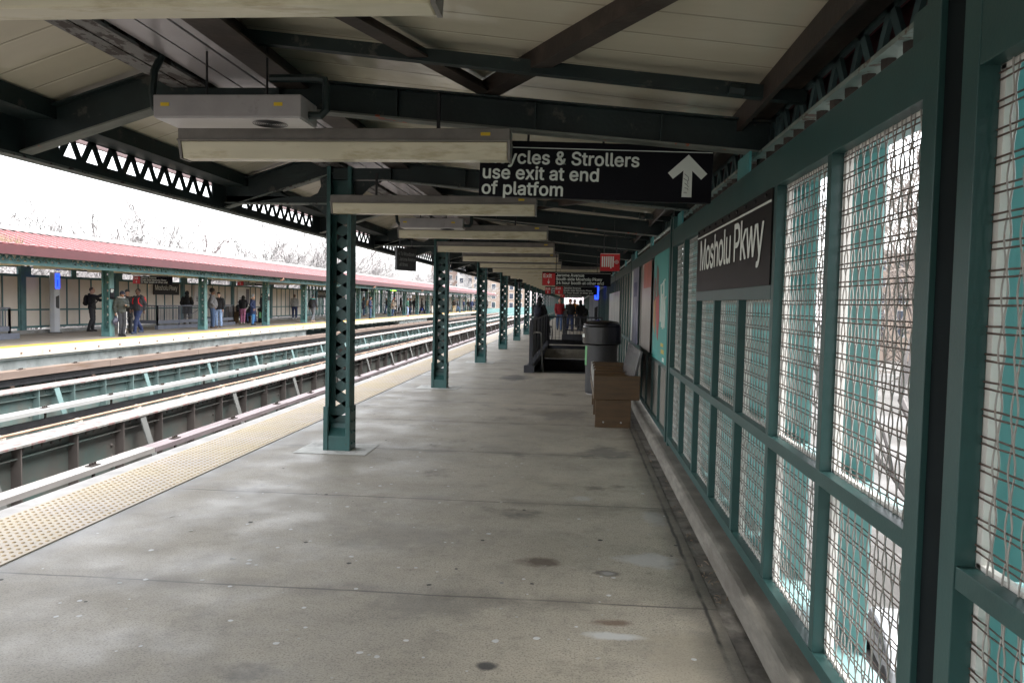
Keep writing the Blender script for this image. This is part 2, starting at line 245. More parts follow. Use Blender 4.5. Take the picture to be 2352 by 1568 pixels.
cream_lens = pm("cream_diffuser", (0.60, 0.55, 0.40), 0.25, 0.08, 2.2, col2=(0.46, 0.40, 0.26), thr=0.60, soft=0.06, s2=2.5, stretch=(1, 4, 4))
black_metal = pm("black_metal", (0.012, 0.012, 0.014), 0.4, 0.3, 5, 0.05, 60)
black_rail = pm("charcoal_rail", (0.03, 0.031, 0.038), 0.5, 0.2, 5)
grey_rail = pm("slate_rail", (0.10, 0.11, 0.14), 0.5, 0.15, 5)
steel_rail = pm("running_rail", (0.10, 0.085, 0.075), 0.4, 0.3, 8, metal=0.5)
rubber = pm("dark_rail", (0.022, 0.022, 0.024), 0.45, 0.3, 6)
sign_black = pm("sign_black", (0.004, 0.004, 0.007), 0.45, 0.1, 3, spec=0.15)
sign_char = pm("sign_charcoal", (0.007, 0.007, 0.007), 0.45, 0.1, 3, spec=0.2)
sign_red = pm("sign_red", (0.55, 0.016, 0.02), 0.4, 0.05, 3)
sign_white = pm("sign_white", (0.72, 0.76, 0.70), 0.5, 0.03, 3)
beige = pm("beige_panel", (0.52, 0.47, 0.41), 0.5, 0.06, 1.5, 0.08, 120)
beige_glossy = pm("beige_glossy", (0.34, 0.32, 0.285), 0.22, 0.07, 1.5)
conc_kerb = pm("kerb_concrete", (0.205, 0.19, 0.16), 0.85, 0.25, 9, 0.5, 40, col2=(0.13, 0.115, 0.095), thr=0.52, soft=0.12, s2=2.2, stretch=(1, .5, 3))
conc_edge = pm("edge_concrete", (0.46, 0.44, 0.415), 0.8, 0.12, 4, 0.2, 40, col2=(0.36, 0.34, 0.32), thr=0.62, soft=0.1, s2=3)
conc_old = pm("old_concrete", (0.22, 0.22, 0.21), 0.85, 0.25, 2, 0.4, 20, col2=(0.10, 0.09, 0.08), thr=0.60, soft=0.12, s2=1.5)
wood_bench = pm("bench_wood", (0.078, 0.042, 0.015), 0.38, 0.25, 3, 0.1, 40, stretch=(1, 1, 7))
wood_board = pm("silver_board", (0.25, 0.237, 0.225), 0.7, 0.15, 2, 0.2, 30, stretch=(6, .6, 6))
wood_brown = pm("brown_board", (0.17, 0.125, 0.10), 0.7, 0.15, 1.5, 0.2, 30, col2=(0.12, 0.065, 0.03), thr=0.64, soft=0.1, s2=1.0, stretch=(4, .5, 4))
wood_grey = pm("grey_board", (0.17, 0.14, 0.145), 0.75, 0.2, 2, 0.25, 30, stretch=(6, .6, 6))
ballast_mat = pm("track_bed", (0.10, 0.09, 0.08), 0.9, 0.5, 3, 0.6, 12, col2=(0.3, 0.29, 0.28), thr=0.62, soft=0.1, s2=4)
girder_dark = pm("girder_web", (0.10, 0.092, 0.082), 0.6, 0.2, 2, 0.1, 30, col2=(0.07, 0.11, 0.10), thr=0.55, soft=0.15, s2=1.3)
girder_teal = pm("girder_web_green", (0.092, 0.148, 0.138), 0.6, 0.15, 2, 0.1, 30, col2=(0.14, 0.13, 0.11), thr=0.58, soft=0.15, s2=1.6)
stiff_dark = pm("stiffener", (0.085, 0.072, 0.065), 0.6, 0.2, 2)
stiff_teal = pm("stiffener_green", (0.13, 0.19, 0.18), 0.6, 0.2, 2)
stainless = pm("stainless", (0.50, 0.50, 0.48), 0.35, 0.12, 1.4, metal=0.6, col2=(0.24, 0.23, 0.21), thr=0.62, soft=0.15, s2=1.6)
porcelain = pm("porcelain", (0.62, 0.55, 0.47), 0.35, 0.1, 8)

def floor_material(name, joints=True):
    m = bpy.data.materials.new(name); m.use_nodes = True
    t = m.node_tree; N = t.nodes; L = t.links; b = N["Principled BSDF"]
    tc = N.new("ShaderNodeTexCoord"); vec = tc.outputs['Object']
    def noise_(scale, detail=6, rough=0.6):
        n = N.new("ShaderNodeTexNoise"); n.inputs['Scale'].default_value = scale; n.inputs['Detail'].default_value = detail; n.inputs['Roughness'].default_value = rough
        L.new(vec, n.inputs['Vector']); return n.outputs[0]
    def rng(v, a, b_, c=0.0, d=1.0):
        r = N.new("ShaderNodeMapRange"); r.inputs[1].default_value = a; r.inputs[2].default_value = b_; r.inputs[3].default_value = c; r.inputs[4].default_value = d
        L.new(v, r.inputs[0]); return r.outputs[0]
    def mix(f, a, b_):
        x = N.new("ShaderNodeMix"); x.data_type = 'RGBA'
        L.new(f, x.inputs[0])
        if isinstance(a, tuple): x.inputs[6].default_value = (*a, 1)
        else: L.new(a, x.inputs[6])
        if isinstance(b_, tuple): x.inputs[7].default_value = (*b_, 1)
        else: L.new(b_, x.inputs[7])
        return x.outputs[2]
    def math_(op, a, b_=None):
        x = N.new("ShaderNodeMath"); x.operation = op
        for i, v in enumerate((a, b_)):
            if v is None: continue
            if isinstance(v, (int, float)): x.inputs[i].default_value = v
            else: L.new(v, x.inputs[i])
        return x.outputs[0]
    c = mix(rng(noise_(0.55, 6), 0.38, 0.62), (0.37, 0.33, 0.265), (0.49, 0.435, 0.345))
    c = mix(rng(noise_(2.3, 8, .7), 0.50, 0.72, 0, .6), c, (0.18, 0.16, 0.13))
    c = mix(rng(noise_(45, 3), 0.35, 0.75, 0, .5), c, (0.50, 0.45, 0.36))
    c = mix(rng(noise_(95, 3, .7), 0.50, 0.66, 0, .7), c, (0.08, 0.075, 0.07))
    c = mix(rng(noise_(14, 8, .75), 0.52, 0.72, 0, .55), c, (0.17, 0.15, 0.125))
    c = mix(rng(noise_(26, 8, .8), 0.56, 0.74, 0, .5), c, (0.56, 0.51, 0.42))
    # dark soaked patches and paler worn patches
    c = mix(rng(noise_(0.8, 5, .65), 0.54, 0.68, 0, .32), c, (0.16, 0.145, 0.125))
    c = mix(rng(noise_(1.15, 5), 0.62, 0.69, 0, .55), c, (0.085, 0.075, 0.065))
    c = mix(rng(noise_(0.9, 7, .7), 0.66, 0.74, 0, .5), c, (0.40, 0.39, 0.37))
    # trodden-in gum
    vo = N.new("ShaderNodeTexVoronoi"); vo.inputs['Scale'].default_value = 3.4; vo.inputs['Randomness'].default_value = 1.0; L.new(vec, vo.inputs['Vector'])
    spot = rng(math_('ADD', vo.outputs['Distance'], math_('MULTIPLY', noise_(22, 2), 0.05)), 0.066, 0.078, 1, 0)
    sel = N.new("ShaderNodeSeparateColor"); L.new(vo.outputs['Color'], sel.inputs[0])
    c = mix(math_('MULTIPLY', spot, rng(sel.outputs[0], 0.50, 0.52, 0, .85)), c, (0.66, 0.66, 0.65))
    c = mix(math_('MULTIPLY', spot, rng(sel.outputs[1], 0.78, 0.80, 0, .7)), c, (0.05, 0.05, 0.05))
    vo2 = N.new("ShaderNodeTexVoronoi"); vo2.inputs['Scale'].default_value = 11; L.new(vec, vo2.inputs['Vector'])
    s2 = N.new("ShaderNodeSeparateColor"); L.new(vo2.outputs['Color'], s2.inputs[0])
    c = mix(math_('MULTIPLY', rng(vo2.outputs['Distance'], 0.085, 0.10, 1, 0), rng(s2.outputs[0], 0.80, 0.82, 0, .55)), c, (0.5, 0.5, 0.49))
    # particular marks: brown spills, worn pale patches, a plugged core hole
    spx = N.new("ShaderNodeSeparateXYZ"); L.new(vec, spx.inputs[0]); wob = noise_(5.0, 5, .65)
    def mark(x, y, rx, ry, col, k, soft=.5):
        nonlocal c
        dx = math_('DIVIDE', math_('SUBTRACT', spx.outputs[0], x), rx); dy = math_('DIVIDE', math_('SUBTRACT', spx.outputs[1], y), ry)
        d = math_('ADD', math_('SQRT', math_('ADD', math_('MULTIPLY', dx, dx), math_('MULTIPLY', dy, dy))), math_('MULTIPLY', math_('SUBTRACT', wob, .5), 2.2))
        c = mix(rng(d, 1 - soft, 1.0, k, 0), c, col)
    for a_ in ((-.21, 4.78, .13, .10, (.085, .055, .038), .8), (.22, 4.62, .09, .07, (.12, .105, .09), .8), (.52, 4.90, .22, .16, (.50, .49, .47), .7), (.20, 3.74, .17, .05, (.56, .56, .54), .85), (.22, 3.90, .13, .05, (.12, .06, .03), .7),
               (-.36, 3.36, .05, .05, (.04, .04, .04), .9), (.08, 6.4, .10, .08, (.45, .44, .42), .6), (.62, 5.9, .10, .25, (.48, .47, .45), .6), (-.75, 4.0, .35, .22, (.16, .145, .125), .45), (-1.2, 5.2, .6, .35, (.18, .165, .145), .4),
               (.35, 8.4, .35, .4, (.13, .122, .11), .7), (-.2, 11.2, .5, .6, (.13, .122, .11), .6), (-1.3, 16.5, .35, .8, (.09, .085, .08), .8), (-2.4, 6.0, .5, .6, (.40, .36, .30), .5), (.55, 3.5, .25, .5, (.42, .36, .27), .5)): mark(*a_)
    mark(.22, 4.62, .045, .036, (.42, .41, .39), .6)
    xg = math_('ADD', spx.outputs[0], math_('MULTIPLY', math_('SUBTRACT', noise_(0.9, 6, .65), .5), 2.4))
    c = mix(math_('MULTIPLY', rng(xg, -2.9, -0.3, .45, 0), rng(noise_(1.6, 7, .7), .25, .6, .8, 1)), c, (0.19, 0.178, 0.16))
    if joints:
        sp = N.new("ShaderNodeSeparateXYZ"); L.new(vec, sp.inputs[0])
        y = math_('ADD', sp.outputs[1], math_('MULTIPLY', noise_(2.0, 4), 0.03))
        d = math_('ABSOLUTE', math_('SUBTRACT', math_('PINGPONG', math_('SUBTRACT', y, 4.16), 1.0165), 0.0))
        c = mix(math_('MULTIPLY', rng(d, 0.006, 0.013, 1, 0), rng(noise_(1.4), 0.3, 0.5, .2, .65)), c, (0.035, 0.03, 0.028))
        c = mix(math_('MULTIPLY', rng(d, 0.02, 0.16, .45, 0), rng(noise_(3), 0.4, 0.6)), c, (0.11, 0.10, 0.09))
        # pale worn band beside the tactile strip, grime beside the kerb
        xn = math_('ADD', sp.outputs[0], math_('MULTIPLY', noise_(3.0, 6, .7), 0.22))
        c = mix(rng(xn, -3.24, -3.05, .8, 0), c, (0.27, 0.26, 0.245))
        c = mix(rng(xn, 0.66, 0.90, 0, .85), c, (0.075, 0.066, 0.055))
        dl = math_('ABSOLUTE', math_('SUBTRACT', math_('ADD', sp.outputs[0], math_('MULTIPLY', noise_(4.0, 5), 0.03)), 0.735))
        c = mix(math_('MULTIPLY', rng(dl, 0.005, 0.016, 1, 0), rng(noise_(2.2), .35, .5, .2, .9)), c, (0.03, 0.027, 0.024))
    L.new(c, b.inputs['Base Color'])
    L.new(rng(noise_(1.7, 5), 0.35, 0.65, 0.45, 0.75), b.inputs['Roughness'])
    bp = N.new("ShaderNodeBump"); bp.inputs['Strength'].default_value = 0.25; bp.inputs['Distance'].default_value = 0.004
    L.new(noise_(70, 6, .7), bp.inputs['Height']); L.new(bp.outputs[0], b.inputs['Normal'])
    return m
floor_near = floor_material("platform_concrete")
floor_far = pm("far_platform_concrete", (0.235, 0.21, 0.175), 0.75, 0.2, 1.2, 0.1, 40, col2=(0.14, 0.125, 0.11), thr=0.6, soft=0.12, s2=0.8)

def tactile_material(name, c1, c2, dome):
    m = pm(name, c1, 0.6, 0.1, 3, col2=c2, thr=0.56, soft=0.15, s2=0.8); d = pm(name + "_dome", dome, 0.6, 0.12, 9)
    return [m, d]

# ------------------------------------------------------------------ ground, track bed
Y0, Y1 = -9.0, 155.0
EDGE, FEDGE = -4.21, -16.1
gm = pm("street_ground", (0.085, 0.08, 0.073), 0.9, 0.3, 0.15, col2=(0.16, 0.155, 0.15), thr=0.56, soft=0.08, s2=0.06)
tag(MB().box(-900, 900, -300, 1600, -8.3, -8.0).build("ground", gm), kind='structure')
mb = MB(); mb.box(-15.9, -4.35, Y0, Y1 + 60, -1.62, -1.50)
tag(mb.build("track_bed", ballast_mat), kind='structure')

# near platform
mb = MB(); mb.box(EDGE + .16, .78, Y0, 17.85, -.35, 0); mb.box(EDGE + .16, -1.12, 17.85, 27.3, -.35, 0); mb.box(EDGE + .16, .78, 27.3, Y1, -.35, 0)
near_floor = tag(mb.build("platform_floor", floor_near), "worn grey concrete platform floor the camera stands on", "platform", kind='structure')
mb = MB(); mb.box(.78, 1.25, Y0, Y1, -.35, -.003)
tag(mb.build("gutter_strip", pm("gutter_grime", (0.082, 0.072, 0.060), 0.85, 0.5, 7, 0.8, 30, col2=(0.19, 0.175, 0.15), thr=0.54, soft=0.12, s2=4)), kind='structure')
mb = MB(); mb.box(EDGE, EDGE + .16, Y0, Y1, -.26, .006); mb.box(EDGE + .03, EDGE + .3, Y0, Y1, -.62, -.26)
tag(mb.build("platform_edge", conc_edge), kind='structure')
# tactile warning strip with its domes
mb = MB(); mb.box(-4.05, -3.36, Y0, Y1, -.01, .008)
ring = [(math.cos(2*PI*k/7), math.sin(2*PI*k/7)) for k in range(7)]
y = 3.6
while y < 30:
    for k in range(11):
        x = -4.01 + .061 * k
        vs = [(x + .0145*a, y + .0145*b, .008) for a, b in ring] + [(x + .009*a, y + .009*b, .0135) for a, b in ring]
        mb.add(vs, [(i, (i+1) % 7, (i+1) % 7 + 7, i+7) for i in range(7)] + [tuple(range(7, 14))], 1)
    y += .061
tag(mb.build("tactile_strip", tactile_material("tactile_near", (0.50, 0.435, 0.365), (0.53, 0.425, 0.23), (0.40, 0.295, 0.16))), kind='structure')

# far platform
mb = MB(); mb.box(-21.6, FEDGE - .7, 8, Y1, -.35, 0)
tag(mb.build("opposite_platform_floor", floor_far), "brownish concrete platform floor across the tracks", "platform", kind='structure')
mb = MB(); mb.box(FEDGE - .7, FEDGE - .12, 8, Y1, -.2, .004)
tag(mb.build("opposite_tactile_strip", pm("tactile_far", (0.62, 0.37, 0.03), 0.6, 0.12, 2, 0.3, 60)), kind='structure')
mb = MB(); mb.box(FEDGE - .12, FEDGE, 8, Y1, -.27, .008)
tag(mb.build("opposite_edge_board", pm("edge_board", (0.45, 0.405, 0.335), 0.6, 0.06, 3, col2=(0.28, 0.15, 0.07), thr=0.70, soft=0.06, s2=1.2)), kind='structure')
mb = MB()
y = 20.0
while y < 110:
    if not 20.5 < (y % 24) < 20.9: mb.lathe([(.0001, 0), (.03, 0), (.03, .02), (.0001, .02)], (0, 0, 0), 8)
    n = 16
    for k in range(len(mb.v) - 32, len(mb.v)):
        q = mb.v[k]
        if abs(q[0]) < .04 and abs(q[1]) < .04: mb.v[k] = (FEDGE + q[2], y + q[1], -.16 + q[0])
    y += 1.22
tag(mb.build("edge_board_bolts", pm("rust_bolt", (0.16, 0.09, 0.06), 0.7)), kind='structure')
mb = MB(); mb.box(FEDGE - .9, FEDGE - .18, 8, 45.5, -.68, -.27); mb.box(FEDGE - .9, FEDGE - .06, 8, 45.5, -.34, -.271)
mb.box(FEDGE - .9, FEDGE - .18, 70, 83, -.62, -.27); mb.box(FEDGE - .9, FEDGE - .18, 98, 118, -.62, -.27)
y = 46.5
while y < 150:
    mb.box(FEDGE - .8, FEDGE - .1, y, y + .14, -.40, -.275); y += 1.25
tag(mb.build("opposite_platform_slab", conc_old), kind='structure')
tag(MB().box(FEDGE - 1.1, FEDGE - .95, 8, Y1, -8, -.36).build("void_shade_sheet", pm("void_shade", (0.02, 0.035, 0.034), 0.8, 0.3, 1)), kind='structure')  # added dark sheet standing in for the shaded void below the slab

# ------------------------------------------------------------------ plate girders between the tracks
def plate_girder(label, x, face_x, zt, web, stiff, flange_m, knee_m, yend, pitch, chk):
    t = thing("plate_girder", label, "girder", (x, 0, 0), group="long riveted girders between the tracks")
    ya, yb = 0.5, yend
    mb = MB(); fx = face_x - x
    mb.box(fx - .20, fx - .185, ya, yb, -2.2, zt - .03); mb.box(fx - .185, fx - .08, ya, yb, zt - .20, zt - .185); mb.box(fx - .187, fx - .17, ya, yb, zt - .19, zt - .03)
    mb.build("web", web, t)
    mb = MB(); mb.box(fx - .52, fx + .0, ya, yb, zt - .03, zt); mb.build("top_flange", flange_m, t)
    n = 0; y = ya + 1
    sm = MB(); km = MB(); rv = MB()
    while y < min(yb, 130):
        sm.mark(); sm.box(fx - .186, fx - .03, y - .012, y + .012, -2.1, zt - .031)
        if n % 3 == 0:
            km.mark(); km.beam((fx - .02, y + .55, zt - .05), (fx + .22, y + .62, zt - .95), .16, .02, up=(1, 0, 0))
            for q in range(6): rv.ball((fx - .184, y + .12, zt - .25 - .18*q), .03, 6); rv.ball((fx - .184, y - .12, zt - .25 - .18*q), .03, 6)
        if y < 60:
            for q in range(5): rv.ball((fx - .168, y + .2 + .2*q, zt - .11), .024, 6)
        y += pitch; n += 1
    build_each(sm, "stiffener", stiff, t, most=70); build_each(km, "knee_brace", knee_m, t); tag(rv.build("rivets", stiff, t, smooth=True), kind="stuff")
    return t
def checker_flange(name, red, white, base, w):
    m = bpy.data.materials.new(name); m.use_nodes = True; T = m.node_tree; N = T.nodes; L = T.links; b = N["Principled BSDF"]
    tc = N.new("ShaderNodeTexCoord"); ch = N.new("ShaderNodeTexChecker"); ch.inputs['Scale'].default_value = 1.0
    mp = N.new("ShaderNodeMapping"); mp.inputs['Scale'].default_value = (1/.13, 1/.30, .001); L.new(tc.outputs['Object'], mp.inputs[0]); L.new(mp.outputs[0], ch.inputs['Vector'])
    ch.inputs['Color1'].default_value = (*red, 1); ch.inputs['Color2'].default_value = (*white, 1)
    n = N.new("ShaderNodeTexNoise"); n.inputs['Scale'].default_value = 6; n.inputs['Detail'].default_value = 7; L.new(tc.outputs['Object'], n.inputs['Vector'])
    mr = N.new("ShaderNodeMapRange"); mr.inputs[1].default_value = w; mr.inputs[2].default_value = w + .12; L.new(n.outputs[0], mr.inputs[0])
    mx = N.new("ShaderNodeMix"); mx.data_type = 'RGBA'; L.new(mr.outputs[0], mx.inputs[0]); L.new(ch.outputs[0], mx.inputs[6]); mx.inputs[7].default_value = (*base, 1)
    L.new(mx.outputs[2], b.inputs['Base Color']); b.inputs['Roughness'].default_value = 0.75
    return m
flA = checker_flange("flange_checks", (0.17, 0.105, 0.098), (0.215, 0.20, 0.18), (0.165, 0.16, 0.15), .46)
knee_steel = pm("knee_grey", (0.13, 0.133, 0.126), 0.6, 0.1, 4); knee_teal = pm("knee_teal", (0.12, 0.19, 0.185), 0.6, 0.1, 4)
plate_girder("dark brown plate girder with checked red and white top beside the nearest track", -7.9, -7.60, -.50, girder_dark, stiff_dark, flA, knee_steel, 132, 1.22, True)
plate_girder("pale green plate girder between the middle and far tracks", -12.1, -11.80, -.50, girder_teal, stiff_teal, flA, knee_teal, 132, 1.22, True)
plate_girder("dark green plate girder under the edge of the far platform", -16.0, -15.75, -.82, girder_teal, stiff_dark, teal_pale, wood_brown, 150, 1.22, False)

# ------------------------------------------------------------------ third rails with cover boards
def third_rail(label, x, zt, wd, board, yend, join, second=None, ins=True, th=.08):
    t = thing("third_rail", label, "third rail", (x, 0, 0), group="covered third rails")
    mb = MB(); ya = .5
    y = ya
    while y < yend:
        L_ = min(5.9, yend - y); dz = random.uniform(-.006, .006); dx = random.uniform(-.008, .008)
        mi = 1 if (second and y > join) else 0
        mb.box(-wd/2 + dx, wd/2 + dx, y + .006, y + L_ - .006, zt - th + dz, zt + dz, mi); y += 5.9
    mb.build("cover_board", [board, second or board], t)
    mb = MB()
    mb.box(-.045, .045, ya, yend, zt - .33, zt - .22); mb.box(.05, .09, ya, yend, zt - .40, zt - .34); mb.box(-.10, -.06, ya, yend, zt - .42, zt - .36); mb.build("contact_rail", rubber, t)
    mb = MB(); ib = MB(); y = 1.4; n = 0
    while y < min(100, yend):
        mb.mark(); mb.box(-.012, .012, y, y + .05, zt - .38, zt - .07); mb.box(-.06, .06, y - .09, y + .12, zt + .0065, zt + .016)
        for q in (-.05, .01, .07): mb.lathe([(.0001, 0), (.018, 0), (.018, .035), (.0001, .035)], (0, y + q, zt + .016), 6)
        if ins: ib.mark(); ib.lathe([(.0001, -.62), (.05, -.62), (.05, -.55), (.075, -.53), (.075, -.49), (.05, -.47), (.06, -.42), (.0001, -.42)], (.17, y + .9, zt + .03), 10); ib.box(.08, .22, y + .86, y + .95, zt - .43, zt - .34)
        y += 2.35
    build_each(mb, "bracket", brown_steel, t)
    if ins: build_each(ib, "insulator", porcelain, t)
    return t
third_rail("silvery cover board over the third rail of the nearest track", -7.1, -.93, .26, wood_board, 132, 11.0, wood_grey)
third_rail("long white cover board over the third rail of the middle track", -11.25, -.84, .30, white_metal, 132, 999)
third_rail("long brown cover board over the third rail below the far platform edge", -15.35, -.54, .34, wood_brown, 150, 999, ins=False, th=.20)
# running rails
for lab, xs in (("running rails of the track beside this platform", (-5.05, -6.5)), ("running rails of the middle express track", (-8.95, -10.4)), ("running rails of the track beside the far platform", (-13.2, -14.65))):
    t = thing("railway_track", lab, "railway track", (0, 0, 0), group="railway tracks")
    for x in xs:
        MB().prism([(x-.07, -1.3), (x+.07, -1.3), (x+.015, -1.26), (x+.035, -1.17), (x+.035, -1.13), (x-.035, -1.13), (x-.035, -1.17), (x-.015, -1.26)], 'y', 0.5, 140).build("rail", steel_rail, t)
    mb = MB(); y = 3.0
    while y < 120: mb.box(min(xs) - .5, max(xs) + .5, y, y + .22, -1.49, -1.3); y += .62
    tag(mb.build("sleeper", pm("sleeper_wood", (0.075, 0.06, 0.05), 0.85, 0.3, 4), t), kind='stuff')
# orange conduit pipe along the back of the first girder
tag(MB().tube([(-8.20, .5, -.47), (-8.20, 132, -.47)], .022, 8).build("conduit_pipe", pm("orange_pipe", (0.34, 0.22, 0.15), 0.6, 0.25, 2)), "thin rust orange pipe running along the nearest girder top", "pipe")
# the curve beyond the far platform end: tracks bend to the right and climb
t = thing("curved_viaduct", "pale green girders and tracks curving away to the right in the distance", "viaduct")
def arc(x0, z0, n=26):
    pts = []
    for k in range(n):
        s = k * 9.0; pts.append((x0 + s*s/520.0, 131 + s, z0 + s*s/9000.0))
    return pts
for x0, z0, mt, wd, ht in ((-7.9, -.5, teal_pale, .5, 1.0), (-12.1, -.5, teal_pale, .5, 1.0), (-16.3, .2, teal_pale, .5, 1.4)):
    mb = MB(); p = arc(x0, z0)
    for a, b in zip(p[:-1], p[1:]): mb.beam((a[0], a[1], a[2] - ht/2), (b[0], b[1], b[2] - ht/2), wd, ht)
    mb.build("girder", mt, t)
mb = MB(); p = arc(-10, -1.2)
for a, b in zip(p[:-1], p[1:]): mb.beam(a, b, 11.5, .5)
mb.build("deck", pm("pale_deck", (0.25, 0.22, 0.2), 0.8, 0.3, .3), t)

# ------------------------------------------------------------------ ceiling material: long glossy planks across the platform
def plank_ceiling(name, col, rough=0.14, pitch=0.30):
    m = bpy.data.materials.new(name); m.use_nodes = True; T = m.node_tree; N = T.nodes; L = T.links; b = N["Principled BSDF"]
    tc = N.new("ShaderNodeTexCoord"); sp = N.new("ShaderNodeSeparateXYZ"); L.new(tc.outputs['Object'], sp.inputs[0])
    pp = N.new("ShaderNodeMath"); pp.operation = 'PINGPONG'; pp.inputs[1].default_value = pitch / 2; L.new(sp.outputs[1], pp.inputs[0])
    mr = N.new("ShaderNodeMapRange"); mr.inputs[1].default_value = .004; mr.inputs[2].default_value = .012; L.new(pp.outputs[0], mr.inputs[0])
    n = N.new("ShaderNodeTexNoise"); n.inputs['Scale'].default_value = 1.3; n.inputs['Detail'].default_value = 6
    mp = N.new("ShaderNodeMapping"); mp.inputs['Scale'].default_value = (.5, 2.2, 1); L.new(tc.outputs['Object'], mp.inputs[0]); L.new(mp.outputs[0], n.inputs['Vector'])
    mx = N.new("ShaderNodeMix"); mx.data_type = 'RGBA'; mx.inputs[6].default_value = (*[c*.82 for c in col], 1); mx.inputs[7].default_value = (*[c*1.1 for c in col], 1); L.new(n.outputs[0], mx.inputs[0])
    mz = N.new("ShaderNodeMix"); mz.data_type = 'RGBA'; mz.inputs[6].default_value = (*[c*.76 for c in col], 1); L.new(mr.outputs[0], mz.inputs[0]); L.new(mx.outputs[2], mz.inputs[7])
    L.new(mz.outputs[2], b.inputs['Base Color']); b.inputs['Roughness'].default_value = rough; b.inputs['Specular IOR Level'].default_value = .7
    n2 = N.new("ShaderNodeTexNoise"); n2.inputs['Scale'].default_value = 2.2; n2.inputs['Detail'].default_value = 3; L.new(tc.outputs['Object'], n2.inputs['Vector'])
    ad = N.new("ShaderNodeMath"); ad.operation = 'MULTIPLY_ADD'; ad.inputs[1].default_value = 1.0; L.new(mr.outputs[0], ad.inputs[0])
    mu = N.new("ShaderNodeMath"); mu.operation = 'MULTIPLY'; mu.inputs[1].default_value = 2.5; L.new(n2.outputs[0], mu.inputs[0]); L.new(mu.outputs[0], ad.inputs[2])
    bp = N.new("ShaderNodeBump"); bp.inputs['Strength'].default_value = .5; bp.inputs['Distance'].default_value = .006; L.new(ad.outputs[0], bp.inputs['Height']); L.new(bp.outputs[0], b.inputs['Normal'])
    return m
cream = plank_ceiling("cream_ceiling", (0.60, 0.55, 0.43))
lilac = pm("pale_raceway", (0.36, 0.335, 0.345), 0.26, 0.08, 2, 0.04, 20)

BAY = 6.1
COLY = [8.1 + BAY * k for k in range(-2, 24)]          # column lines
GIRY = [5.05 + 3.05 * k for k in range(-4, 48)]        # girder lines
def roofL(x): return 3.27 + .33 * (x + 2.5)             # ceiling height left of the ridge
def roofR(x): return 3.27 - .118 * (x + 2.5)
def botL(x): return 2.67 + .31 * (x + 3.43)             # girder soffit left / right of the columns
def botR(x): return 2.83 - .09 * (x + 1.68)

canopy = thing("platform_canopy", "dark steel canopy with cream plank ceiling roofing the camera's platform", "canopy")
CY0, CY1 = -8.5, 150.0
mb = MB()
mb.add([(-3.80, CY0, roofL(-3.80)), (-2.5, CY0, 3.27), (-2.5, CY1, 3.27), (-3.80, CY1, roofL(-3.80))], [(0, 3, 2, 1)])
mb.add([(-2.5, CY0, 3.27), (1.02, CY0, roofR(1.02)), (1.02, CY1, roofR(1.02)), (-2.5, CY1, 3.27)], [(0, 3, 2, 1)])
mb.build("ceiling", cream, canopy)
mb = MB()      # roof deck above it
mb.prism([(-3.98, roofL(-3.98) + .06), (-2.5, 3.36), (1.45, roofR(1.45) + .08), (1.45, roofR(1.45) + .13), (-2.5, 3.42), (-3.98, roofL(-3.98) + .11)], 'y', CY0, CY1)
mb.build("roof", roof_red, canopy)
mb = MB(); mb.box(-4.06, -4.03, CY0, CY1, 2.825, 2.97); mb.build("gutter", pm("gutter_back", (0.32, 0.24, 0.24), 0.6, 0.15, 3), canopy)
mb = MB(); mb.box(1.32, 1.36, CY0, CY1, 2.56, roofR(1.4) + .07); mb.build("rear_fascia", pm("maroon_fascia", (0.035, 0.005, 0.007), 0.6, 0.3, 5), canopy)

# longitudinal members
mb = MB()
for x0, x1 in ((-2.74, -2.62), (-2.605, -2.485)):
    mb.mark(); mb.box(x0, x1, CY0, CY1, 3.0, 3.02); mb.box(x0, x0 + .015, CY0, CY1, 3.02, 3.17)
build_each(mb, "column_channel", pm("peeling_channel", (0.16, 0.155, 0.15), 0.65, 0.3, 6, 0.3, 40, col2=(0.035, 0.024, 0.02), thr=0.52, soft=0.02, s2=11, stretch=(1, .5, 1)), canopy)
mb = MB()
for x0, x1 in ((-2.47, -2.31), (-2.295, -2.135), (-2.115, -2.035)): mb.mark(); mb.box(x0, x1, CY0, CY1, 3.03, 3.075)
build_each(mb, "raceway", lilac, canopy)
mb = MB(); mb.box(-2.47, -2.035, CY0, CY1, 3.08, 3.12); mb.build("raceway_tray", brown_steel, canopy)
mb = MB(); mb.box(-2.0, -1.985, CY0, CY1, 2.99, 3.2); mb.box(-1.985, -1.80, CY0, CY1, 2.99, 3.005); mb.build("brown_beam", brown_steel, canopy)
mb = MB(); mb.box(-3.62, -3.55, CY0, CY1, 2.80, 2.91); mb.box(-3.80, -3.55, CY0, CY1, 2.79, 2.80); mb.box(-3.80, -3.785, CY0, CY1, 2.80, 2.92); mb.build("eave_beam", teal_dark, canopy)
mb = MB(); mb.box(.97, 1.0, CY0, CY1, 2.72, roofR(1.0) - .01); mb.box(1.0, 1.17, CY0, CY1, 2.79, 2.81); mb.build("rear_purlin", brown_steel, canopy)

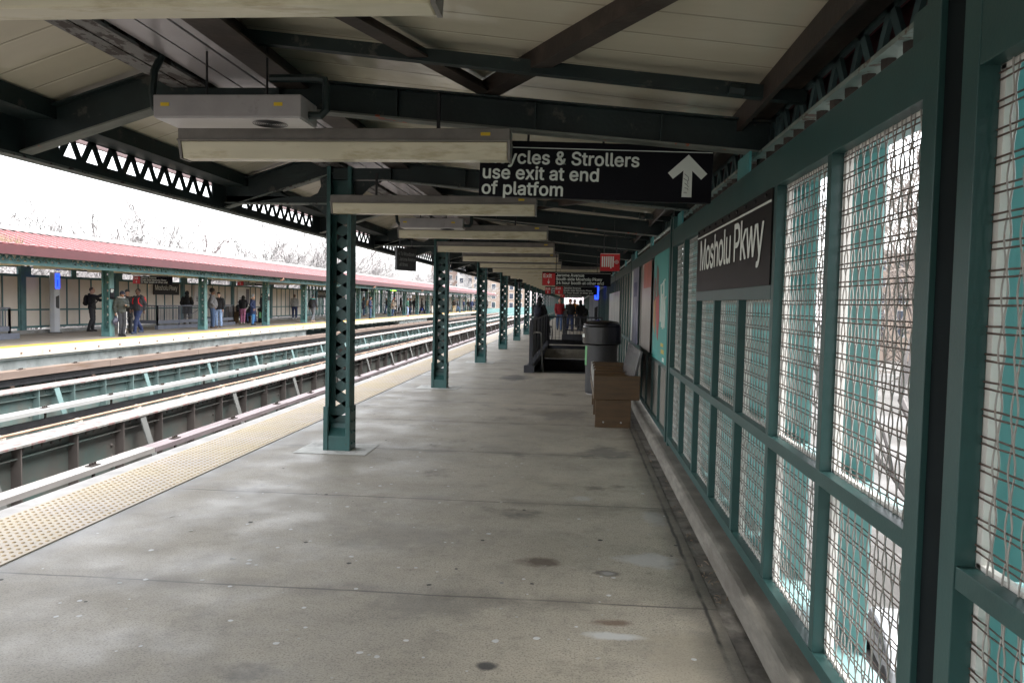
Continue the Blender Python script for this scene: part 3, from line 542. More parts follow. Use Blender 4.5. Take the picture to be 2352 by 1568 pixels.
# lattice fascias: open triangles between top and bottom chords, solid plates at the girder lines
def lattice(x, y0, y1, zb, zt, n, th, mb, bar=.045, flip=False):
    p = (y1 - y0) / n
    for k in range(n):
        a = y0 + k * p
        mb.beam((x, a + p*.04, zb - .01), (x, a + p*.5, zt + .01), bar, th, up=(1, 0, 0))
        mb.beam((x, a + p*.96, zb - .01), (x, a + p*.5, zt + .01), bar, th, up=(1, 0, 0))
mb = MB(); fb = MB()
for i, gy in enumerate(GIRY):
    if gy + 3.05 > CY1: break
    lattice(-3.8, gy + .36, gy + 3.05 - .30, 2.62, 2.79, 9, .012, mb, .055)
    mb.box(-3.807, -3.793, gy - .30, gy + .36, 2.60, 2.84)
mb.box(-3.808, -3.792, CY0, CY1, 2.555, 2.625); mb.box(-3.806, -3.794, CY0, CY1, 2.785, 2.87)
mb.build("track_side_lattice", teal_dark, canopy)
fb.box(-3.90, -3.79, CY0, CY1, 2.535, 2.553); fb.build("track_side_flange", chip_green, canopy)
mb = MB(); fb = MB(); bt = MB()
for i, gy in enumerate(GIRY):
    if gy + 3.05 > CY1: break
    lattice(1.2, gy + .10, gy + 3.05 - .10, 2.60, 2.80, 9, .02, mb, .05)
    mb.box(1.19, 1.21, gy - .10, gy + .10, 2.58, 2.83)
    if gy < 30:
        for k in range(15):
            bt.lathe([(.0001, -.045), (.028, -.045), (.03, -.03), (.03, 0), (.0001, 0)], (1.155, gy + .1 + .2*k, 2.565), 6)
            bt.lathe([(.0001, -.02), (.04, -.02), (.045, 0), (.0001, 0)], (1.245, gy + .2 + .2*k, 2.565), 8)
mb.box(1.19, 1.21, CY0, CY1, 2.785, 2.83); mb.build("rear_lattice", pm("lattice_edge", (0.05, 0.085, 0.085), 0.45, 0.3, 6), canopy)
fb.box(1.10, 1.30, CY0, CY1, 2.565, 2.585); fb.build("rear_flange", pm("pale_flange", (0.20, 0.24, 0.21), 0.6, 0.15, 6, col2=(0.09, 0.05, 0.035), thr=0.58, soft=0.03, s2=8), canopy)
tag(bt.build("flange_bolts", brown_steel, canopy), kind="stuff")

# cross girders: I-beams sloping from the ridge to the rear wall, and short brackets out to the track side
def girder(gy, has_col):
    mb = MB(); fl = MB()
    xa, xb = -2.0, 1.19
    mb.prism([(xa, botR(xa)), (xb, botR(xb)), (xb, botR(xb) + .19), (xa, botR(xa) + .20)], 'y', gy - .006, gy + .006)
    for dz, wd, m_ in ((0, .12, fl), (.19, .13, mb)):
        m_.prism([(xa, botR(xa) + dz), (xb, botR(xb) + dz), (xb, botR(xb) + dz + .012), (xa, botR(xa) + dz + .012)], 'y', gy - wd/2, gy + wd/2)
    mb.box(xb - .02, xb, gy - .06, gy + .06, botR(xb) + .012, botR(xb) + .19)
    for xs in (-1.2, -.3, .5): mb.box(xs - .006, xs + .006, gy - .05, gy + .05, botR(xs) + .014, botR(xs) + .188)
    xa, xb = -3.78, -1.99
    for dz, wd, m_ in ((0, .12, fl), (.24, .13, mb)):
        m_.prism([(xa, botL(xa) + dz), (-2.6, botL(-2.6) + dz), (-2.6, botL(-2.6) + dz + .012), (xa, botL(xa) + dz + .012)], 'y', gy - wd/2, gy + wd/2)
    mb.prism([(xa, botL(xa) + .012), (-2.6, botL(-2.6) + .012), (-2.6, botL(-2.6) + .24), (xa, botL(xa) + .24)], 'y', gy - .006, gy + .006)
    mb.box(-2.6, -1.98, gy - .055, gy + .055, 2.87, 2.985)
    if has_col:   # tie at the column head with curved gussets either side
        z0 = 2.62
        fl.prism([(-3.78, z0 - .012), (-2.66, z0 - .012), (-2.66, z0), (-3.78, z0)], 'y', gy - .06, gy + .06)
        mb.box(-3.78, -2.66, gy - .007, gy + .007, z0 + .001, z0 + .07)
        g = [(-3.78, z0 + .07), (-3.05, z0 + .07)] + [(-3.05 - .13*math.sin(a), z0 + .07 + .13*(1 - math.cos(a))) for a in [PI*k/12 for k in range(1, 13)]]
        mb.prism([(-3.78, z0 + .071), (-3.10, z0 + .071), (-3.17, z0 + .10), (-3.20, z0 + .135), (-3.17, botL(-3.17)), (-3.78, botL(-3.78) + .02)], 'y', gy - .007, gy + .007)
        cs = [(-2.66 - .0, z0 - .24)] + [(-2.66 - .26*(1 - math.cos(a)), z0 - .262 + .25*math.sin(a)) for a in [PI/2*k/6 for k in range(1, 7)]] + [(-2.66, z0 - .013)]
        mb.prism(cs, 'y', gy - .007, gy + .007)
        cs = [(-2.66, z0 + .071), (-2.86, z0 + .071), (-2.78, z0 + .11), (-2.745, z0 + .18), (-2.76, z0 + .30), (-2.66, z0 + .33)]
        mb.prism(cs, 'y', gy - .0065, gy + .0065)
        cs = [(-2.38, 2.86), (-2.38, 2.50)] + [(-2.38 + .30*math.sin(a), 2.86 - .30*math.cos(a)) for a in [PI/2*k/6 for k in range(1, 7)]]
        mb.prism([(-2.38, 2.86), (-2.38, 2.55), (-2.33, 2.68), (-2.22, 2.79), (-2.08, 2.86)], 'y', gy - .007, gy + .007)
    w_ = mb.build("cross_girder", teal_dark, canopy); fl.build("lower_flange", rust_green if not has_col else chip_green, w_)
for i, gy in enumerate(GIRY):
    if CY0 < gy < 130: girder(gy, any(abs(gy - c) < .1 for c in COLY))
# roof bracing: flat brown bars in V shapes under the ceiling
mb = MB()
for gy in GIRY:
    if gy > 70: break
    if any(abs(gy - c) < .1 for c in COLY):
        continue
    for sx in (-1, 1):
        pass
    a = (-.60, gy, botR(-.6) + .215)
    for (dx, dy) in ((-1.35, -3.0), (1.55, -3.0)):
        b = (a[0] + dx, gy + dy, botR(a[0] + dx) + .215)
        mb.mark(); mb.beam(a, b, .10, .012); 
        d = Vector(b) - Vector(a); d.normalize(); s_ = Vector((d.y, -d.x, 0)) * .045
        mb.beam(Vector(a) + s_ + Vector((0,0,.045)), Vector(b) + s_ + Vector((0,0,.045)), .012, .09)
build_each(mb, "diagonal_brace", brown_steel, canopy)
mb = MB()
for gy in GIRY:
    if gy > 60: break
    mb.mark(); mb.beam((-1.95, gy - .68, roofR(-1.95) - .10), (1.20, gy - .68, roofR(1.20) - .08), .06, .07)
    mb.tube([(.78, gy - .74, roofR(.78) - .10), (.86, gy - .74, roofR(.86) - .10)], .04, 8)
build_each(mb, "purlin", teal_dark, canopy)

# ------------------------------------------------------------------ columns
def column_parts(root, m_main, lac=True, dims=(.125, .095), top=3.0, rivets=True):
    hx, hy = dims
    mb = MB()
    for s in (-1, 1):
        mb.box(s*hx - .007, s*hx + .007, -hy, hy, 0, top)
        for t_ in (-1, 1): mb.box(s*hx + (.007 if s < 0 else -.007), s*(hx - .035), t_*hy - t_*.012, t_*hy, .001, top)
    mb.build("channel", m_main, root, bevel=.003)
    mb = MB(); z = .36; s = 1; ly = hy*.45; hp = hx*1.02
    while z < top - .45:
        mb.beam((-s*(hx - .02), ly, z), (s*(hx - .02), ly, z + hp), .115, .010, up=(0, 1, 0)); z += hp; s = -s
    mb.box(-(hx-.008), hx-.008, ly-.005, ly+.0045, .0, .36); mb.box(-(hx-.008), hx-.008, ly-.005, ly+.0045, top - .46, top)
    for s in (-1, 1): mb.box(s*(hx-.008), s*(hx-.065), ly-.012, ly+.0055, .36, top - .46)
    mb.build("lacing", m_main, root)
    mb = MB()
    for s in (-1, 1):
        mb.box(s*(hx + .0075), s*(hx + .020), -hy - .012, hy + .012, 0, .47)
        mb.box(s*(hx - .03), s*(hx + .020), -hy - .022, -hy - .0125, 0, .47)
    mb.prism([(-hy - .012, 0), (-hy - .012, .155), (-hy*.3, .235), (-.008, .285), (-.008, 0)], 'x', -(hx - .031), hx - .031)
    mb.build("base_shoe", m_main, root, bevel=.003)
    if rivets:
        mb = MB()
        for s in (-1, 1):
            for k in range(4):
                for yy in (-.05, .05): mb.ball((s*(hx + .022), yy, .08 + .115*k), .013, 6)
            z = .6
            while z < top - .1: mb.ball((s*(hx - .008) , -.05, z), .013, 6); mb.ball((s*(hx + .008), .04, z + .1), .012, 6); z += .23
        mb.build("rivets", m_main, root, smooth=True)
DIST = ["carrying the first bay", "second along the platform edge", "third along the platform edge"]
proto = None
for i, cy in enumerate(COLY):
    if i == 0: continue
    k = i - 2
    if cy > 140: break
    if proto is None:
        root = thing("platform_column", "", "column", (-2.52, cy, 0)); column_parts(root, teal, top=3.0)
        proto = root
    else:
        root = copy_tree(proto); root.location.y = cy
    root['group'] = "laced steel columns along the near platform"
    if k < 0: root['label'] = "laced teal column of the near platform behind the camera"
    elif k == 0: root['label'] = "largest laced teal column standing on a pale square patch of the near platform"
    elif k == 1: root['label'] = "laced teal column next behind the largest one on the near platform"
    else: root['label'] = "%s laced teal column from the camera along the near platform edge" % nth(k)
    # pale mortar pad
    if 0 <= k < 3:
        MB().add([(-.41, -.30, .004), (.36, -.30, .004), (.36, .32, .004), (-.41, .32, .004)], [(0, 1, 2, 3)]).build("mortar_pad", pm("mortar", (0.60, 0.59, 0.55), 0.85, 0.2, 6, 0.3, 50, col2=(0.26, 0.25, 0.235), thr=0.60, soft=0.06, s2=3), root)

# ------------------------------------------------------------------ strip lights, one before every girder
def make_light():
    root = thing("strip_light", "", "ceiling light")
    mb = MB(); mb.prism([(-.09, .115), (.09, .115), (.09, .185), (-.09, .185)], 'x', -1.06, 1.06); mb.prism([(-.098, .105), (.098, .105), (.098, .118), (-.098, .118)], 'x', -1.066, 1.066)
    mb.build("housing", housing, root, bevel=.004)
    mb = MB(); mb.prism([(-.083, .105), (.083, .105), (.055, 0), (-.055, 0)], 'x', -1.045, 1.045); mb.build("diffuser", cream_lens, root, bevel=.008)
    mb = MB()
    for s in (-1, 1): mb.mark(); mb.prism([(-.087, .105), (.087, .105), (.059, -.003), (-.059, -.003)], 'x', s*1.046, s*1.062)
    build_each(mb, "end_cap", housing, root)
    mb = MB()
    for s in (-1, 1): mb.mark(); mb.box(s*.6 - .01, s*.6 + .01, -.01, .01, .185, .42)
    build_each(mb, "hanger", black_metal, root)
    MB().box(.88, .94, -.094, -.0905, .14, .16).build("yellow_tag", pm("yellow_tag", (0.65, 0.45, 0.02), 0.5, 0.1), root)
    return root
lt = None
LIGHTY = [2.36, 4.88, 7.93, 10.92, 13.98] + [17.05 + 3.05*k for k in range(40)]
for i, ly in enumerate([-4.2, -1.1] + LIGHTY):
    if ly > 128: break
    o = lt if lt is None else copy_tree(lt)
    if lt is None: lt = make_light(); o = lt
    k = i - 2
    o.location = (-1.50, ly, 2.495); o['group'] = "cream strip lights under the near canopy"
    o['label'] = ("cream strip light under the canopy behind the camera" if k < 0 else "long cream strip light cut by the top edge of the photo" if k == 0 else
                  "grimy cream strip light overlapping the black stroller sign" if k == 1 else "strip light whose end covers the largest column" if k == 2 else
                  "%s cream strip light from the camera under the near canopy" % nth(k))
o = copy_tree(lt); o.location = (.05, 23.0, 2.50); o.scale.x = .55; o['group'] = "cream strip lights under the near canopy"; o['label'] = "short strip light beside the exit sign, right of the others"

# loudspeaker boxes between raceway and lights
def make_box():
    root = thing("speaker_box", "", "speaker box")
    MB().prism([(-.135, 0), (.135, 0), (.135, .125), (-.135, .125)], 'x', -.43, .43).build("case", grey_metal, root, bevel=.006)
    MB().box(-.42, .42, -.125, .125, -.006, .001).build("underside", pm("speaker_plate", (0.50, 0.48, 0.48), 0.3, 0.1, 3), root)
    mb = MB()
    for k in range(1, 9):
        r0 = .012 * k
        ring = [(r0*math.cos(2*PI*q/24) + .20, r0*math.sin(2*PI*q/24), -.010) for q in range(25)]
        mb.tube(ring, .0018, 4, False)
    mb.build("grille", black_metal, root)
    mb = MB()
    for x in (-.18, .18): mb.mark(); mb.tube([(x, 0, .12), (x, 0, .42)], .007, 6); mb.box(x - .05, x + .05, -.03, .03, .1255, .14)
    build_each(mb, "hanger", black_metal, root)
    mb = MB()
    for x in (-.36, .30): mb.mark(); mb.box(x - .025, x + .025, -.1385, -.1355, .06, .08)
    build_each(mb, "yellow_tag", MATS["yellow_tag"], root)
    mb = MB(); mb.mark(); mb.tube([(-.43, .0, .05), (-.47, 0, .05), (-.50, 0, .09), (-.51, 0, .17), (-.51, .02, .30), (-.48, .05, .40)], .022, 8)
    mb.mark(); mb.tube([(.43, .0, .04), (.50, 0, .04), (.53, 0, .07), (.53, 0, .20), (.52, 0, .24), (.47, 0, .25), (.2, 0, .25)], .024, 8); build_each(mb, "conduit", teal_dark, root)
    return root
sb = make_box(); sb.location = (-1.995, 4.40, 2.625); sb['label'] = "grey loudspeaker box with round grille above the nearest lights"; sb['group'] = "grey speaker boxes under the canopy"
o = copy_tree(sb); o.location = (-2.0, 10.55, 2.60); o['label'] = "grey loudspeaker box hanging above the fourth strip light"

# ------------------------------------------------------------------ near windscreen wall
WX = 1.0; MOD = .82; M0 = 2.40
wall = thing("windscreen_wall", "teal framed windscreen wall of wire mesh and beige panels beside the camera", "windscreen")
ZB0, ZB1, ZM0, ZM1, ZT0, ZT1 = .14, .20, .895, .955, 2.24, 2.42
fins_mat = bpy.data.materials.new("teal_fin"); fins_mat.use_nodes = True
_n = fins_mat.node_tree; _b = _n.nodes["Principled BSDF"]; _b.inputs['Base Color'].default_value = (0.24, 0.41, 0.40, 1); _b.inputs['Roughness'].default_value = .45
_t = _n.nodes.new("ShaderNodeBsdfTranslucent"); _t.inputs[0].default_value = (0.27, 0.50, 0.49, 1); _m = _n.nodes.new("ShaderNodeMixShader"); _m.inputs[0].default_value = .38
_n.links.new(_b.outputs[0], _m.inputs[1]); _n.links.new(_t.outputs[0], _m.inputs[2]); _n.links.new(_m.outputs[0], _n.nodes["Material Output"].inputs[0])
white_jamb = pm("white_jamb", (0.72, 0.69, 0.64), 0.5, 0.1, 6, col2=(0.40, 0.30, 0.22), thr=0.70, soft=0.05, s2=9)
wire_mat = pm("mesh_wire", (0.33, 0.31, 0.28), 0.5, 0.15, 20, col2=(0.25, 0.16, 0.11), thr=0.64, soft=0.08, s2=30)
wire_dark = pm("mesh_wire_backlit", (0.11, 0.075, 0.06), 0.6, 0.25, 20)  # darker copy for the horizontal wires: backlit shading put into the colour
ledge_mat = pm("ledge_teal", (0.20, 0.35, 0.345), 0.4, 0.1, 4)
fm = MB()
MESH0, MESH1 = -1, 6          # modules with wire mesh: M0 + k*MOD
def mod_y(k): return M0 + k*MOD if k >= 0 else 2.07 + (k + 1)*MOD
# posts behind the heavy columns every bay, recess shade put into their near-black colour
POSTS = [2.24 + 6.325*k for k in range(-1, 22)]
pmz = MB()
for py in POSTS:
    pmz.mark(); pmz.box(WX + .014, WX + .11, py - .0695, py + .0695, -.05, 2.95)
build_each(pmz, "heavy_post", pm("post_recess_shade", (0.006, 0.010, 0.011), 0.75, 0.2, 4, spec=0.12), wall)
for py in POSTS:
    fm.box(WX - .004, WX + .05, py + .07, py + .165, .10, 2.56); fm.box(WX - .004, WX + .05, py - .155, py - .07, .10, 2.56)
bays = []
for b_ in range(-1, 21):
    ya = POSTS[b_ + 1] + .165; yb = POSTS[b_ + 2] - .155 if b_ + 2 < len(POSTS) else None
    if yb is None: break
    bays.append((b_, ya, yb))
mull = .055
mesh_cache = {}
def wire_mesh(wd, ht):
    """woven panel in local coords: y 0..wd, z 0..ht; wires in pairs, crimped out of plane"""
    mb = MB(); r = .0029; pitch = .071; gap = .018
    def crimp(fix, length, ph, vert):
        amp = .0038 if vert else .0010
        n = int(length / (pitch/4)); pts = []
        for i in range(n + 1):
            s = length * i / n; o = amp * math.cos(PI * s / pitch + ph)
            ip = (.0010 if vert else .0004) * math.cos(PI * s / pitch + ph)
            pts.append((o, fix + ip, s) if vert else (o, s, fix + ip))
        mb.tube(pts, r, 4, False, 0 if vert else 1)
    k = 0; y = .045
    while y < wd - .02:
        crimp(y - gap/2, ht, 0, True); crimp(y + gap/2, ht, PI, True); y += pitch
    z = .05
    while z < ht - .02:
        crimp(z - gap/2, wd, PI/2, False); crimp(z + gap/2, wd, PI*1.5, False); z += pitch
    return mb
def add_wire(y, z, wd, ht):
    key = (round(wd, 3), round(ht, 3))
    if key not in mesh_cache:
        o = wire_mesh(*key).build("wire_mesh", [wire_mat, wire_dark], wall, smooth=True); mesh_cache[key] = o
    else:
        o = mesh_cache[key].copy(); COL.objects.link(o); o.parent = wall
    o.location = (WX + .048, y, z)
jm = MB(); fins = []; ldg = MB()
PANELS = []
for b_, ya, yb in bays:
    n = 7; p = (yb - ya) / n
    isme = b_ <= 0
    fm.box(WX - .002, WX + .05, ya, yb, ZT0, ZT1); fm.box(WX - .002, WX + .05, ya, yb, ZB0, ZB1)
    fm.box(WX - .0, WX + .05, ya, yb, ZM0, ZM1)
    for k in range(n):
        a, c = ya + k*p, ya + (k+1)*p
        a2 = a + (mull/2 if k else 0); c2 = c - (mull/2 if k < n-1 else 0)
        if k: 
            for z0, z1 in ((ZB1, ZM0), (ZM1, ZT0)):
                if b_ == 0 and False: pass
                fm.box(WX + .001, WX + .05, a - mull/2, a + mull/2, z0, z1)
        sign_here = (b_ == 0 and k in (2, 3, 4))
        z_up = 1.66 if sign_here else ZT0
        for z0, z1 in ((ZB1, ZM0), (ZM1, z_up)):
            if isme:
                # white outer jamb, wire and fins seen through it
                jm.box(WX + .052, WX + .080, c2 - .022, c2 + .004, z0, z1); jm.box(WX + .052, WX + .080, a2 - .004, a2 + .012, z0, z1)
                jm.box(WX + .052, WX + .066, a2, c2, z1 - .012, z1 + .008); jm.box(WX + .052, WX + .072, a2, c2, z0 - .008, z0 + .012)
                add_wire(a2, z0, c2 - a2, z1 - z0)
                PANELS.append((a2, c2, z0, z1))
    if b_ == 0:
        ys, ye = ya + 2*p - mull/2, ya + 5*p + mull/2
        fm.box(WX - .001, WX + .051, ys + mull, ye - mull, 1.66, 1.735)
    if isme:
        for zz in (.18, .90):
            ldg.box(WX + .07, WX + .20, ya, yb, zz, zz + .02)
        ldg.box(WX + .07, WX + .20, ya, yb, 2.26, 2.28)
jm.build("white_jamb", white_jamb, wall); ldg.build("ledge", ledge_mat, wall)
for k in range(-7, 7):
    yk = 3.22 + .857*k; fw_ = .52
    if k == -1: yk, fw_ = 2.12, .64
    if k >= 1: fw_ = .80
    o = MB().box(WX + .20, WX + .212, yk, yk + fw_, -.1, 2.5)
    o.box(WX + .212, WX + .24, yk + .24, yk + .255, -.1, 2.5); o.build("wind_fin", fins_mat, wall)
# teal stubs over the top rail
for py in POSTS:
    for q in (-.30, .30): fm.box(WX + .05, WX + .06, py + q - .09, py + q + .09, ZT1, 2.56)
fm.build("frame", teal_clean, wall, bevel=.002)
st = MB()
for i, gy in enumerate(GIRY):
    if gy < 60: st.mark(); st.box(WX + .02, WX + .035, gy - .17, gy + .17, ZT1, 2.565)
build_each(st, "head_plate", pm("teal_plate", (0.06, 0.24, 0.24), 0.4, 0.15, 4), wall)
cnt = 0
for b_, ya, yb in bays:
    if b_ < 1: continue
    n = 7; p = (yb - ya) / n
    if b_ < 5:
        for k in range(n):
            MB().box(WX + .03, WX + .04, ya + k*p, ya + (k+1)*p, ZB0, ZT0).build("solid_panel", beige_glossy, wall)
    else:
        MB().box(WX + .03, WX + .04, ya, yb, ZB0, ZT0).build("solid_panel", beige_glossy, wall)
MB().box(WX - .012, WX + .003, 18.75, 24.6, .25, 1.93).build("steel_door", stainless, wall, bevel=.004)
# kerb under the wall
mb = MB(); y = Y0
kp = [(.868, -.05), (.880, .03), (.898, .078), (.912, .092), (.94, .10), (1.02, .104), (1.10, .106), (1.10, -.05)]
ys = []; 
while y < 60: ys.append(y); y += .25
vs = []; n = len(kp)
for y in ys:
    for (x, z) in kp:
        d = noise.noise(Vector((x*4, y*.9, z*3))) * .007
        vs.append((x + d, y, z + (d*.6 if z > 0 else 0)))
fs = [(i*n+j, i*n+j+1, (i+1)*n+j+1, (i+1)*n+j) for i in range(len(ys)-1) for j in range(n-1)]
mb.add(vs, fs); mb.box(.93, 1.1, 60, 150, -.05, .11)
mb.build("kerb", conc_kerb, wall)

# station name board on the wall
def text_sign(name, label, cat, group=None): return thing(name, label, cat, (0,0,0), 0, group)
sg = thing("station_sign", "black station name board reading Mosholu Pkwy on the wire mesh wall", "sign")
MB().box(WX - .006, WX + .045, 4.16, 6.66, 1.735, 2.24).build("board", sign_char, sg)
mb = MB(); mb.box(WX - .0095, WX - .0062, 4.17, 6.64, 2.168, 2.180); mb.build("white_line", sign_white, sg)
text_mesh("lettering", ["Mosholu Pkwy"], .230, sign_white, sg, (WX - .0095, 6.50, 1.908), (0, -1, 0), (0, 0, 1), track=-.028, weight=.0055, squeeze=1.085)
mb = MB()
for k in range(10): mb.ball((WX - .008, 4.28 + .255*k, 2.215), .012, 6)
mb.build("screws", black_metal, sg)

# ------------------------------------------------------------------ posters on the solid panels
po = thing("poster", "turquoise advertising poster with two figures on the beige wall", "poster", group="posters on the windscreen wall")
MB().box(WX - .008, WX - .001, 8.72, 10.32, .945, 2.25).build("sheet", pm("poster_teal", (0.045, 0.30, 0.27), 0.5, 0.08, 2), po)
sk = pm("poster_brown", (0.16, 0.07, 0.05), 0.5, 0.15, 6); pr = pm("poster_red", (0.40, 0.05, 0.05), 0.5, 0.15, 6); py_ = pm("poster_yellow", (0.55, 0.42, 0.05), 0.5, 0.1, 6)
def blob(ys, zs, mat, name):
    MB().prism([(y, z) for y, z in zip(ys, zs)], 'x', WX - .0105, WX - .0085).build(name, mat, po)
blob([9.92, 9.76, 9.70, 9.73, 9.66, 9.86, 9.98, 9.96], [2.12, 2.06, 1.95, 1.86, 1.74, 1.70, 1.80, 1.98], sk, "figure_head")
blob([10.22, 10.10, 10.04, 10.06, 10.0, 10.22, 10.27], [1.98, 1.95, 1.87, 1.80, 1.70, 1.66, 1.85], sk, "figure_head")
blob([10.0, 9.62, 9.55, 9.66, 9.78, 9.96], [1.72, 1.74, 1.45, 1.18, 1.22, 1.55], pr, "figure_dress")
blob([10.28, 10.02, 9.98, 10.05, 10.25], [1.68, 1.70, 1.38, 1.25, 1.35], pm("poster_orange", (0.42, 0.2, 0.06), 0.5, 0.1, 5), "figure_dress")
# script-like white strokes (unreadable in the photo)
mb = MB()
for (yc, z0, z1) in ((9.32, 1.42, 1.86), (9.18, 1.36, 1.74), (9.05, 1.34, 1.90), (8.92, 1.36, 1.70)):
    mb.tube([(WX - .0105, yc + .05, z1), (WX - .0105, yc - .01, (z0 + z1)/2), (WX - .0105, yc + .03, z0)], .014, 5); mb.tube([(WX - .0105, yc + .06, z1 - .03), (WX - .0105, yc - .07, z1 + .01)], .011, 5)
mb.build("script_strokes", sign_white, po)
mb = MB(); mb.box(WX - .0105, WX - .0085, 9.02, 9.30, 1.13, 1.17); mb.box(WX - .0105, WX - .0085, 8.95, 9.25, 1.05, 1.10); mb.build("yellow_lines", py_, po)
MB().box(WX - .0105, WX - .0085, 8.92, 9.10, .965, 1.01).build("white_patch", sign_white, po)
po = thing("poster", "pale poster with dark blue print farther along the beige wall", "poster", group="posters on the windscreen wall")
MB().box(WX - .008, WX - .001, 12.95, 14.55, .945, 2.24).build("sheet", pm("poster_blue", (0.24, 0.24, 0.30), 0.45, 0.3, 1.5, col2=(0.07, 0.08, 0.15), thr=0.55, soft=0.1, s2=2.0), po)
MB().box(WX - .0105, WX - .0085, 14.2, 14.5, .96, 2.22).build("white_margin", sign_white, po)
MB().box(WX - .0105, WX - .0085, 13.3, 13.9, 1.75, 2.0).build("dark_print", pm("poster_navy", (0.04, 0.05, 0.12), 0.5), po)
po = thing("poster", "red topped poster sheet between the turquoise and the pale poster", "poster", group="posters on the windscreen wall")
MB().box(WX - .006, WX + .0, 10.75, 12.2, .96, 2.23).build("sheet", pm("poster_grey", (0.36, 0.33, 0.30), 0.3, 0.1, 2), po)
MB().box(WX - .009, WX - .0065, 10.75, 11.9, 1.86, 2.22).build("red_print", pm("poster_coral", (0.42, 0.12, 0.08), 0.4, 0.25, 3), po)

# ------------------------------------------------------------------ hanging signs
def hang(root, xs, y, z0, z1):
    mb = MB()
    for x in xs: mb.tube([(x, y, z0), (x, y, z1)], .008, 6)
    mb.build("hanger_rod", black_metal, root)
sg = thing("direction_sign", "large black sign about bicycles and strollers with a white up arrow", "sign", (.09, 5.22, 2.49), 0)
sg.rotation_euler = (0, R(1.4), 0)
MB().box(-.765, .765, -.03, .03, -.185, .185).build("board", sign_black, sg, bevel=.004)
MB().box(-.76, .76, -.0335, -.0302, .138, .143).build("white_line", sign_white, sg)
text_mesh("lettering", ["Bicycles & Strollers", "use exit at end", "of platfom"], .083, sign_white, sg, (-.748, -.0335, .036), (1, 0, 0), (0, 0, 1), track=.002, weight=.0028, lead=1.24, squeeze=1.0)
MB().prism([(.605, .125), (.730, .004), (.694, -.034), (.633, .022), (.637, -.15), (.573, -.15), (.577, .022), (.512, -.034), (.478, .004)], 'y', -.0335, -.0302).build("arrow", sign_white, sg)
mb = MB()
for k in range(5): mb.tube([(.58 + .01*random.random(), -.0342, .0 - .03*k), (.60 + .02*random.random(), -.0342, -.02 - .025*k), (.615 - .02*random.random(), -.0342, -.045 - .02*k)], .0015, 4)
mb.build("scratches", black_metal, sg)
hang(sg, (-.45, .05, .5), 0, .185, .30)
red_ex = ["Exit"]
def exit_sign(label, x, y, z, wd, ht, lines, up=False, rz=0, cap=None):
    sg = thing("exit_sign", label, "sign", (x, y, z), rz, group="hanging exit signs")
    MB().box(-wd/2, wd/2, -.03, .03, -ht/2, ht/2).build("board", sign_black, sg, bevel=.003)
    rw = wd * .19
    MB().box(-wd/2 + .004, -wd/2 + rw, -.0335, -.0302, -ht/2 + .004, ht/2 - .03).build("red_panel", sign_red, sg)
    text_mesh("exit_lettering", ["Exit"], ht*.27, sign_white, sg, (-wd/2 + rw*.07, -.036, ht*.07), (1, 0, 0), (0, 0, 1), weight=ht*.007)
    c = -wd/2 + rw*.5; s = -1 if not up else 1; zc = -ht*.22
    pts = [(-.012, .5), (.012, .5), (.012, -.15), (.055, .12), (.055, -.10), (0, -.5), (-.055, -.10), (-.055, .12), (-.012, -.15)]
    MB().prism([(c + px*ht*2.0*.5*1.5, zc + (pz if not up else -pz)*ht*.36) for px, pz in pts], 'y', -.036, -.0337).build("arrow", sign_white, sg)
    cap = cap or ht*.205
    text_mesh("lettering", lines, cap, sign_white, sg, (-wd/2 + rw*1.06, -.0335, ht/2 - .03 - cap*1.15), (1, 0, 0), (0, 0, 1), track=-.004, weight=cap*.035, lead=1.36)
    MB().box(-wd/2 + rw, wd/2 - .004, -.0335, -.0302, ht/2 - .026, ht/2 - .022).build("white_line", sign_white, sg)
    hang(sg, (-wd*.3, wd*.3), 0, ht/2, ht/2 + .35)
    return sg
L3 = ["Jerome Avenue", "South side Mosholu Pkwy", "24 hour booth at other end"]
exit_sign("red and black exit sign for Jerome Avenue nearest the camera over the stairs", -.04, 16.0, 2.112, 1.40, .28, L3)
exit_sign("second exit sign for Jerome Avenue just below and behind the nearest one", -.06, 24.0, 2.01, 1.30, .26, L3)
exit_sign("third small exit sign mostly hidden behind the first two", -.62, 26.0, 2.03, .95, .24, L3)
exit_sign("tiny distant exit sign above the people at the far stairs", -.35, 40.0, 2.02, 1.1, .26, L3)
sg = thing("led_sign", "thin departure display with green lit text below the second exit sign", "display", (.02, 28.0, 1.93))
MB().box(-.45, .5, -.03, .03, -.02, .05).build("case", sign_black, sg); MB().box(-.42, -.02, -.034, -.0302, .0, .022).build("green_text", emat("led_green", (0.25, 0.9, 0.05), 2.0), sg); MB().box(.25, .40, -.034, -.0302, .0, .022).build("red_text", emat("led_red", (0.9, 0.05, 0.03), 1.0), sg)
# fire hose sign
sg = thing("hose_sign", "square red fire hose symbol sign hanging near the wall", "sign", (.50, 12.6, 2.285))
MB().box(-.155, .155, -.02, .02, -.14, .14).build("board", sign_red, sg)
MB().box(-.15, .15, -.0235, -.0202, .129, .136).build("white_line", sign_white, sg)
mb = MB()
for k in range(6): mb.box(-.132 + .034*k, -.110 + .034*k, -.0235, -.0202, -.075, .092)
mb.prism([(.004, -.075), (.028, -.075), (.022, -.10), (.010, -.10)], 'y', -.0235, -.0202)
ringp = [(.105 + .027*math.cos(a), -.022, .005 + .027*math.sin(a)) for a in [2*PI*k/20 for k in range(21)]]
mb.tube(ringp, .004, 4, False); mb.box(.06, .132, -.0235, -.0202, .002, .008); mb.box(.102, .108, -.0235, -.0202, -.022, .032)
mb.build("hose_symbol", sign_white, sg); hang(sg, (-.1, .1), 0, .14, .55)
